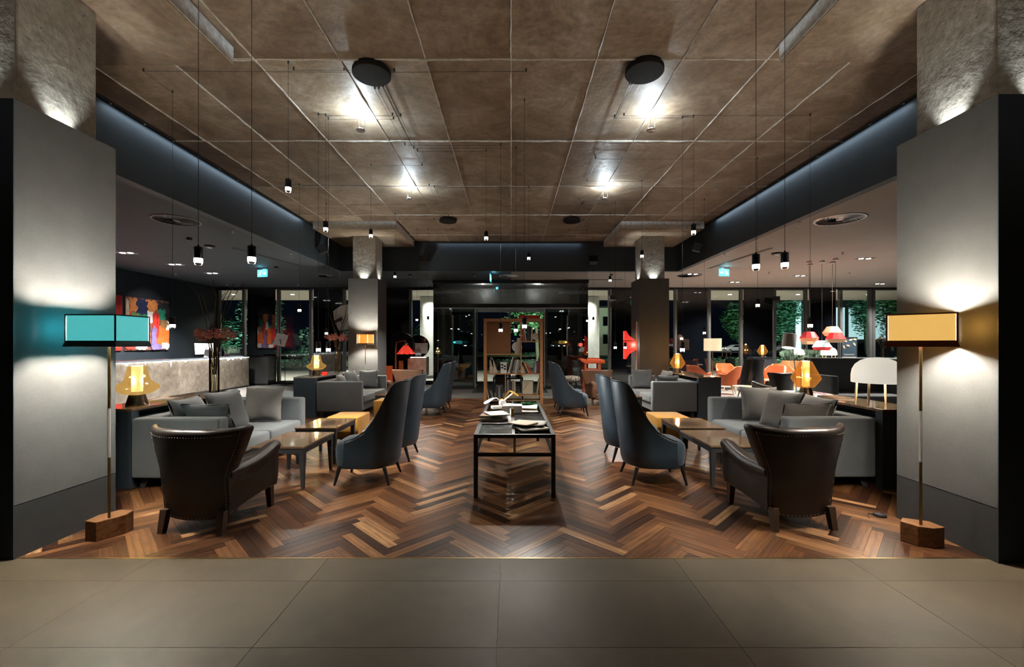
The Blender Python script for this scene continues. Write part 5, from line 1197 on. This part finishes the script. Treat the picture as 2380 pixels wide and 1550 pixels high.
t = thing('low_cabinet','dark satin low cabinet below the black panel at the far left','cabinet',(-9.47,15.95,0)); bxs('carcass',M['alu'],(-.6,.6,-.25,.3,.06,1.02),parent=t); bxs('top',M['black'],(-.62,.62,-.27,.3,1.02,1.05),parent=t); bxs('plinth',M['black'],(-.58,.58,-.22,.28,0,.06),parent=t)
# desk planter with grasses
t = thing('planter','small black planter with bright grasses at the end of the desk','planter',(-9.45,14.6,1.09)); MB().box(-.1,.1,-.3,.3,0,.1).build('trough',M['black'],t)
b = MB(); rnd = random.Random(2)
for k in range(160):
    x, y = rnd.uniform(-.09,.09), rnd.uniform(-.29,.29); h = rnd.uniform(.1,.3); dx, dy = rnd.uniform(-.1,.1), rnd.uniform(-.1,.1); b.add([(x-.006,y,.1),(x+.006,y,.1),(x+dx,y+dy,.1+h)],[(0,1,2)])
tag(b.build('grass',M['leaf3'],t),kind='stuff')
# square reflector lamp by the window
t = thing('floor_lamp','slim floor lamp with tilted white square reflector by the left window','floor lamp',(-8.25,15.7,0)); MB().lathe([(.16,0),(.16,.012),(.02,.02)],24).build('base',M['black'],t,40)
MB().tube([(0,0,.015),(0,0,.9),(-.1,0,1.35),(-.17,-.02,1.62)],.012,8).build('pole',M['black'],t,60); MB().box(-.2,.2,-.012,.012,-.22,.22).build('reflector',M['white'],t,loc=(-.17,.02,1.66),rot=(R(-12),R(14),R(8))); MB().lathe([(.02,0),(.02,.03)],12).build('hinge_knob',M['black'],t,loc=(-.17,-.005,1.66),rot=(R(90),0,0))
# folding paper reflector lamp
t = thing('studio_lamp','tripod lamp with folded white reflector beside the far left column','floor lamp',(-4.98,12.6,0))
for a in range(3): MB().tube([(0,0,.75),(.35*math.cos(a*2.1+.4),.35*math.sin(a*2.1+.4),0)],.01,6).build('tripod_leg',M['black'],t)
MB().cyl((0,0,.75),(0,0,2.05),.013,None,10).build('pole',M['black'],t,40)
b = MB(); c0 = Vector((.14,0,2.28)); pts = [Vector((.14+.36*math.cos(k*PI/4+.35)*(1 if k%2 else .86),-.12,2.28+.42*math.sin(k*PI/4+.35)*(1 if k%2 else .86))) for k in range(8)]
b.add([c0]+pts+[c0+Vector((0,.006,0))]+[p+Vector((0,.006,0)) for p in pts],[(0,1+k,1+(k+1)%8) for k in range(8)]+[(9,10+(k+1)%8,10+k) for k in range(8)]+[(1+k,10+k,10+(k+1)%8,1+(k+1)%8) for k in range(8)]); b.build('reflector',M['white'],t)
MB().cyl((.12,-.22,2.24),(-.08,-.28,2.14),.05,.04,14).build('spot_head',M['black'],t,40); MB().tube([(0,0,2.05),(.05,-.1,2.15),(.06,-.24,2.2)],.01,6).build('arm',M['black'],t)
# ---- corner left of the entrance
t = thing('floor_lamp','copper floor lamp with red pleated shade left of the entrance','floor lamp',(-3.42,12.75,0))
MB().lathe([(.15,0),(.15,.02),(.03,.05),(.02,.08)],24).build('base',M['tan'],t,40); cop = mat('copper',(.55,.18,.09),.3,1)
MB().tube([(0,0,.06),(0,0,.95),(0,0,1.3),(.02,0,1.56)],[.028,.028,.022,.014],12).build('pole',cop,t,60); MB().tube([(.02,0,1.56),(.1,0,1.575),(.2,0,1.60),(.29,0,1.595),(.30,0,1.54)],[.014,.014,.02,.026,.012],10).build('arm',cop,t,60)
def pleat(r0, z0, r1, z1, n=20, amp=.08):
    b = MB(); rs = []
    for f in (0,.5,1):
        r_ = r0+(r1-r0)*f; z = z0+(z1-z0)*f; rs.append([(r_*(1+amp*(1 if i%2 else -1)*(1-f*.5))*math.cos(2*PI*i/(2*n)), r_*(1+amp*(1 if i%2 else -1)*(1-f*.5))*math.sin(2*PI*i/(2*n)), z-(.015 if (i%4<2 and f==0) else 0)) for i in range(2*n)])
    b.rings(rs,False,False); return b
sh = pleat(.25,1.22,.07,1.46).build('pleated_shade',M['shade_red'],t,loc=(.30,0,0)); MB().lathe([(.07,1.45),(.085,1.47),(.07,1.52),(.03,1.54)],20,cap0=False).build('shade_cap',cop,sh,40)
light('POINT','red_lamp_light',(.30,0,1.30),5,(1,.35,.2),.04,t)
def disc_mirror(loc, r, lb):
    t = thing('round_mirror', lb, 'mirror', loc, 0, 'round black mirrors'); z = loc[2]
    MB().cyl((0,0,1.43),(0,.03,1.43),r,None,48).build('disc',M['mirror'],t,40); MB().lathe([(r,-.016),(r+.012,-.016),(r+.012,.016),(r,.016)],48,cap0=False,cap1=False).build('rim',M['black'],t,40,loc=(0,.015,1.43),rot=(R(90),0,0))
    MB().frustum((0,.05,0),(.18,.05),(0,.05,1.25),(.12,.04)).build('post',M['oak'],t); bxs('foot',M['oak'],(-.25,.25,-.12,.2,0,.03),parent=t)
disc_mirror((-3.48,13.55,0),.44,'large round black mirror behind the red pleated lamp'); disc_mirror((-3.06,14.15,0),.36,'smaller round black mirror behind the small stone counter')
t = thing('counter','small floating stone counter beside the entrance glass','counter',(-2.95,13.65,0))
MB().prism([(-.28,.55),(.30,.52),(.30,1.1),(-.19,1.1),(-.28,1.02)],-.22,.22,Matrix.Rotation(R(90),4,'X')).build('stone_block',M['stone'],t); MB().frustum((0,0,0),(.5,.4),(0,0,.53),(.16,.16)).build('white_foot',M['white'],t)
bxs('led_strip',M['glow_cool'],(-.19,.30,-.225,-.215,1.085,1.1),parent=t)
monitor((-2.93,13.68,1.10),R(0),'silver monitor on the small stone counter')
t = thing('carved_stool','small carved red wood stool beside the red pleated lamp','stool',(-3.55,12.2,0)); bxs('seat',M['redwood'],(-.16,.16,-.16,.16,.42,.46),parent=t); MB().frustum((0,.13,.46),(.3,.03),(0,.2,.88),(.26,.03)).build('back',M['redwood'],t)
for sx in (-1,1):
    for sy in (-1,1): MB().frustum((sx*.14,sy*.14,0),(.03,.03),(sx*.13,sy*.13,.42),(.045,.045)).build('leg',M['redwood'],t)
# ---- corner right of the entrance
t = thing('writing_stand','red-orange wooden stand desk right of the entrance','desk',(2.40,12.9,0))
MB().prism([(-.37,1.04),(-.28,1.08),(-.12,1.04),(.36,1.04),(.36,.93),(-.2,.93),(-.3,.98)],-.22,.22,Matrix.Rotation(R(90),4,'X')).build('top_box',M['redwood'],t,bevel=.006); bxs('drawer_front',M['redwood'],(-.08,.32,-.232,-.22,.95,1.02),parent=t); bxs('gallery',M['redwood'],(-.10,.30,.12,.14,1.04,1.09),parent=t)
for x in (-.2,.22):
    for y in (-.17,.17): MB().frustum((x*1.05,y*1.1,0),(.04,.04),(x,y,.93),(.055,.055)).build('leg',M['redwood'],t)
bxs('stretcher',M['redwood'],(-.2,.22,-.185,-.16,.74,.77),(-.2,.22,.16,.185,.74,.77),parent=t)
t = thing('pouf_stool','black stool with black and white knitted seat right of the entrance','stool',(1.78,12.7,0)); wv = NT('mottled_knit'); ff = wv.noise(wv.coords(),26,3); wv.set(color=wv.ramp(ff,[(.42,(.02,.02,.02)),(.55,(.45,.42,.36))]),rough=.9); wv.bump(ff,.6,.01)
MB().lathe([(.001,.40),(.2,.40),(.25,.44),(.26,.50),(.22,.555),(.1,.575),(.001,.578)],32).build('seat_pad',wv.m,t,60)
for a in range(4): MB().tube([(.18*math.cos(a*PI/2+.7),.18*math.sin(a*PI/2+.7),.41),(.22*math.cos(a*PI/2+.7),.22*math.sin(a*PI/2+.7),0)],.013,8).build('leg',M['black'],t)
MB().lathe([(.20,.14),(.212,.14),(.212,.155),(.20,.155)],28,cap0=False,cap1=False).build('foot_ring',M['black'],t)
# red ribbon wall lamp on the far right column
t = thing('wall_lamp','red slatted wall lamp on the side of the far right column','wall lamp',(3.33,11.35,1.48))
bxs('back_strip',M['palewood'],(-.03,-.005,-.04,.04,-.95,.62),parent=t)
prof = [(-.36,.37),(-.34,.37),(-.22,.22),(-.06,.11),(-.06,-.13),(-.2,-.25),(-.31,-.36),(-.36,-.36)]
for i in range(14):
    z = .10-.017*i; bxs('ribbon_slat',M['shade_redlow'],(-.35,-.055,-.10,.10,z-.012,z),parent=t)
for zs in (1,-1):
    poly = [(-.35,zs*.37),(-.32,zs*.37),(-.24,zs*.24),(-.06,zs*.12),(-.35,zs*.12)]
    MB().prism(poly,-.1,.1,Matrix.Rotation(R(90),4,'X')).build('sail',M['shade_redlow'],t)
for zs in (.16,-.16): MB().tube([(-.03,0,zs*1.6),(-.08,0,zs*1.7),(-.10,0,zs*1.1)],.006,6).build('bracket',M['chrome'],t)
light('POINT','red_wall_light',(-.12,-.16,0),3.0,(1,.85,.7),.05,t); light('POINT','red_wall_light',(-.5,0,0),1.2,(1,.15,.08),.08,t)
# ================================================================ RIGHT ROOM
def tub_proto(label, loc, rz, m):
    t = thing('tub_armchair', label, 'armchair', loc, rz, 'orange tub armchairs')
    def pt(s, v, off):
        a = abs(s); q = s*R(118); r_ = .33; tp = .84-.24*min(1,max(0,(a-.35)/.35))**1.0 + .03*max(0,(a-.75)/.25)
        z = .28+(tp-.28)*v; k = (z-.28)/.56; fl = 1+.14*k
        return ((r_-off)*math.sin(q)*fl, -(r_-off)*math.cos(q)*fl-.05*k*max(0,1-a*1.6), z)
    rs = []
    for i in range(33):
        s = -1+i/16; rs.append([pt(s,j/8,0) for j in range(9)]+[pt(s,1-j/8,.045) for j in range(9)])
    MB().rings(rs).build('shell',m,t,60); MB().lathe([(.001,.27),(.27,.27),(.30,.30),(.30,.40),(.26,.43),(.001,.44)],28).build('seat',m,t,60)
    for a in range(4):
        c, s_ = math.cos(a*PI/2+PI/4), math.sin(a*PI/2+PI/4); MB().tube([(c*.24,s_*.24,.30),(c*.33,s_*.33,0)],[.022,.014],8).build('leg',M['palewood'],t,60)
    return t
tc = tub_proto('orange tub chair nearest the amber lamp, turned away',(6.5,13.0,0),R(55),M['orange'])
for x,y,rz,lb in ((5.95,13.6,-70,'orange tub chair left of the near one, facing right'),(8.0,13.2,120,'orange tub chair behind the black high-back chair'),(9.0,14.2,170,'orange tub chair below the felt floor lamp'),(9.35,12.8,-100,'orange tub chair right of the crackled amber lamp'),(7.35,14.6,180,'orange tub chair beside the window mullion')): dup(tc,(x,y,0),R(rz),lb)
bchair_proto('black high-back chair beyond the right sofa',M['blackgl'],M['black'],(6.65,11.9,0),R(-12))
armchair_proto('dark brown armchair behind the right sofa cushions',M['brown'],(6.35,10.4,0),R(20))
def round_table(loc, r, h, lb):
    t = thing('round_table', lb, 'table', loc, 0, 'pale round tables'); MB().lathe([(.001,h-.02),(r,h-.02),(r+.004,h-.01),(r,h),(.001,h)],40).build('top',M['palewood'],t,40); MB().cyl((0,0,.02),(0,0,h-.02),.03,None,14).build('stem',M['white'],t,40); MB().lathe([(.2,0),(.2,.012),(.03,.025)],28).build('foot',M['white'],t,40)
round_table((6.05,11.1,0),.3,.42,'pale low round table beside the rear right console'); round_table((8.6,12.3,0),.42,.55,'pale round table between the orange chairs'); round_table((7.2,13.9,0),.4,.5,'pale round table behind the black chair')
t = thing('booth_sofa','grey high-sided booth sofa behind the white dome lamp','sofa',(7.45,9.3,0))
MB().box(-.85,.9,-.5,.4,.1,.44).build('seat_base',M['sofa'],t,50,.03); MB().box(-.75,.9,.3,.46,.1,1.2).build('back_panel',M['sofa'],t,50,.03); MB().box(-.9,-.74,-.5,.46,.1,.85).build('side_panel',M['sofa'],t,50,.03); MB().box(.85,1.0,-.5,.46,.1,1.2).build('side_panel',M['sofa'],t,50,.03)
for sx in (-.8,.9):
    for sy in (-.42,.38): bxs('leg',M['black'],(sx-.025,sx+.025,sy-.025,sy+.025,0,.1),parent=t)
# striped drum lamp
t = thing('floor_lamp','floor lamp with striped beige drum shade by the window','floor lamp',(7.0,14.95,0)); MB().lathe([(.16,0),(.16,.015),(.02,.03)],24).build('base',M['chrome'],t,40); MB().cyl((0,0,.02),(0,0,1.32),.012,None,10).build('pole',M['chrome'],t,40)
sm = MB().box(-.012,.012,-.004,.004,1.27,1.70).mesh('shade_slat'); sm.materials.append(M['shade_st'])
for k in range(44): a = k*2*PI/44; inst('shade_slat',sm,t,(.28*math.cos(a),.28*math.sin(a),0),(0,0,a+PI/2))
MB().lathe([(.262,1.29),(.262,1.68)],40,cap0=False,cap1=False).build('shade_liner',M['shade_liner'],t,40); light('POINT','drum_light',(0,0,1.72),8,(1,.8,.6),.06,t); light('POINT','drum_light',(0,0,1.25),3,(1,.8,.6),.06,t)
# felt task lamp
t = thing('floor_lamp','grey felt spotlight floor lamp among the orange chairs','floor lamp',(7.25,11.0,0)); felt = m_fabric('grey_felt',(.22,.21,.20),.95,120); MB().lathe([(.17,0),(.17,.012),(.02,.02)],24).build('base',M['black'],t,40)
MB().tube([(.05,0,.015),(.02,0,.8),(-.05,0,1.35),(-.1,0,1.52)],.011,8).build('pole',M['steel'],t,60); MB().lathe([(.15,-.18),(.155,-.17),(.155,.17),(.14,.18),(.001,.182)],28,cap0=False).build('felt_shade',felt,t,50,loc=(-.14,0,1.58),rot=(R(-8),R(12),0)); MB().lathe([(.001,-.17),(.148,-.17)],28,cap1=False).build('light_disc',M['glow_w'],t,loc=(-.14,0,1.58),rot=(R(-8),R(12),0))
light('SPOT','felt_spot',(-.18,0,1.38),10,(1,.9,.78),.05,t,spot=100).rotation_euler = (0,R(12),0)
# pendant cluster
def shade_pendant(px, pz, py, ccol, lcol, lb):
    x, y, z = px, py, pz
    t = thing('shade_pendant', lb, 'pendant lamp', (x,y,z), 0, 'coloured fabric pendants'); 
    up = MB().lathe([(.215,0),(.12,.16),(.04,.165)],10,cap0=False).build('upper_shade',ccol,t,20); MB().lathe([(.16,-.085),(.215,0)],10,cap0=False,cap1=False).build('lower_shade',lcol,t,20)
    MB().lathe([(.001,-.07),(.15,-.07)],20,cap1=False).build('diffuser',M['glow_w'],t); MB().tube([(0,0,.165),(0,0,LZ-z-.02)],.004,6).build('cord',M['stem'],t); MB().lathe([(.06,-.05),(.062,-.03),(.05,0)],20,(0,0,LZ-z)).build('ceiling_rose',M['white'],t,40)
    light('SPOT','shade_pendant_spot',(0,0,-.09),5,(1,.88,.72),.08,t,spot=140)
fr_, fb_, fbl, fo_ = emis('lit_red_felt',(.8,.02,.03),.35,(.5,.02,.02)), emis('lit_sand_felt',(.5,.28,.14),.3,(.4,.27,.16)), emis('lit_pale_blue_felt',(.5,.72,.75),.45,(.5,.65,.68)), emis('lit_coral_felt',(.9,.25,.10),.45,(.6,.25,.12))
shade_pendant(7.72,1.66,11.15,fr_,fo_,'red over coral fabric pendant, leftmost of the cluster'); shade_pendant(7.95,1.58,11.45,fr_,fb_,'red over sand fabric pendant at the back of the cluster'); shade_pendant(8.02,1.43,11.1,fbl,fr_,'pale blue over red fabric pendant, lowest of the cluster'); shade_pendant(8.13,1.63,10.78,fr_,fb_,'red over sand fabric pendant at the right of the cluster'); shade_pendant(8.36,1.80,11.2,fb_,fo_,'sand over coral fabric pendant, highest of the cluster')
# cabinets, planters and lamps along the right windows
t = thing('cabinet','dark tall cabinet carrying a white dome lamp','cabinet',(9.75,13.2,0)); bxs('carcass',M['wallblk'],(-.3,.3,-.2,.2,0,.92),parent=t); bxs('top',M['palewood'],(-.32,.32,-.22,.22,.92,.94),parent=t); bxs('door',M['navy'],(-.29,-.005,-.215,-.2,.08,.9),(.005,.29,-.215,-.2,.08,.9),parent=t)
mushroom((9.75,13.2,.94),'white dome lamp on the dark cabinet by the black panel',3,.9)
t = thing('planter','wooden planter with ferns below the window behind the felt lamp','planter',(10.35,15.3,0)); MB().box(-.6,.6,-.22,.22,0,.92).build('box',M['oak'],t,bevel=.01); bxs('soil',M['bark'],(-.56,.56,-.19,.19,.92,.925),parent=t)
b = MB(); rnd = random.Random(8)
for k in range(320):
    x, y = rnd.choice([-.4,.4])+rnd.uniform(-.18,.18), rnd.uniform(-.18,.18); h = rnd.uniform(.15,.42); dx, dy = rnd.uniform(-.22,.22), rnd.uniform(-.2,.2); b.add([(x-.012,y,.92),(x+.012,y,.92),(x+dx*.5+.012,y+dy*.5,.92+h),(x+dx,y+dy,.92+h*.8)],[(0,1,2,3)])
tag(b.build('fern_fronds',M['leaf3'],t),kind='stuff')
mushroom((10.15,15.2,.926),'white dome lamp on the wooden planter',2.5,.8)
t = thing('side_cabinet','dark side cabinet carrying a small amber lamp by the black panel','cabinet',(9.15,15.8,0)); bxs('carcass',M['wallblk'],(-.35,.35,-.2,.2,0,1.0),parent=t); bxs('top',M['black'],(-.37,.37,-.22,.22,1.0,1.03),parent=t)
glass_lamp((9.2,15.75,1.03),PROF_B,.075,.088,(.045,.10,.445),'small amber lamp against the black window panel',M['amber2'],M['glow_tube2'],(1,.55,.2),K_TABLE*.8)
t = thing('poster_stand','framed dark poster with pale leaf shapes by the right window','poster',(12.35,15.7,0))
bxs('frame',M['steel'],(-.29,.29,0,.03,.9,.92),(-.29,.29,0,.03,1.74,1.76),(-.29,-.27,0,.03,.92,1.74),(.27,.29,0,.03,.92,1.74),parent=t); bxs('poster',mat('navy_print',(.05,.09,.13),.5),(-.27,.27,.008,.02,1.04,1.74),parent=t); bxs('caption_band',M['white'],(-.27,.27,.008,.02,.92,1.04),parent=t)
for (x,z,a) in ((-.15,1.62,.5),(.05,1.66,-.4),(.18,1.5,.9),(-.05,1.45,.2),(.2,1.68,.1),(-.2,1.4,1.2)):
    MB().cyl((0,0,0),(0,-.004,0),.05,None,16).build('printed_leaf',M['cream'],t,loc=(x,.007,z),rot=(0,a,0)).scale = (1.4,1,.7)
for z in (1.13,1.10,1.0,.97): bxs('printed_line',M['white'] if z>1.04 else M['black'],(-.2,.18,.004,.008,z,z+.01),parent=t)
for s in (-.2,.2): bxs('leg',M['steel'],(s-.012,s+.012,0,.03,0,.9),parent=t)
bxs('foot',M['steel'],(-.29,.29,-.18,.2,0,.015),parent=t)
t = thing('cabinet','dark low cabinet below the far right window','cabinet',(13.2,14.9,0)); bxs('carcass',M['wallblk'],(-.5,.7,-.2,.2,0,.9),parent=t); bxs('top',M['black'],(-.52,.72,-.22,.22,.9,.92),parent=t)
vase((12.85,14.85,.92),.42,.06,'small vase with dried brown flowers by the right window',6,.75,M['stem'],5)
# ================================================================ UNSEEN LAMPS ADDED BEHIND THE VIEWER TO LIGHT THE NEAR CEILING
def uplighter(x, y, lb):
    t = thing('fill_uplighter', lb, 'floor lamp', (x,y,0), 0, 'added fill uplighters'); MB().lathe([(.16,0),(.16,.02),(.02,.03)],24).build('base',M['black'],t,40); MB().cyl((0,0,.02),(0,0,1.8),.014,None,10).build('pole',M['brass'],t,40)
    MB().lathe([(.03,1.78),(.09,1.82),(.19,1.94),(.185,1.945),(.08,1.84),(.001,1.81)],28,cap0=False,cap1=False).build('bowl',M['brass'],t,40); MB().lathe([(.001,1.84),(.05,1.86),(.03,1.9)],16).build('bulb',M['glow_w'],t)
    light('POINT','hall_fill_light',(0,0,1.875),K_HALL_FILL,(1,.86,.68),.06,t)
uplighter(-2.6,-1.6,'added brass fill uplighter, unseen behind the viewer, left'); uplighter(2.6,-1.6,'added brass fill uplighter, unseen behind the viewer, right')
# small lamp surfaces carry their own lamps above, so they need no extra light sampling
for m in bpy.data.materials:
    if m.name.startswith(('lit_','led_','warm_bulb','amber_','orange_crackle')) and not m.name.startswith(('lit_turquoise','lit_ochre','lit_blue','lit_shop')):
        try: m.cycles.emission_sampling = 'NONE'
        except Exception: pass
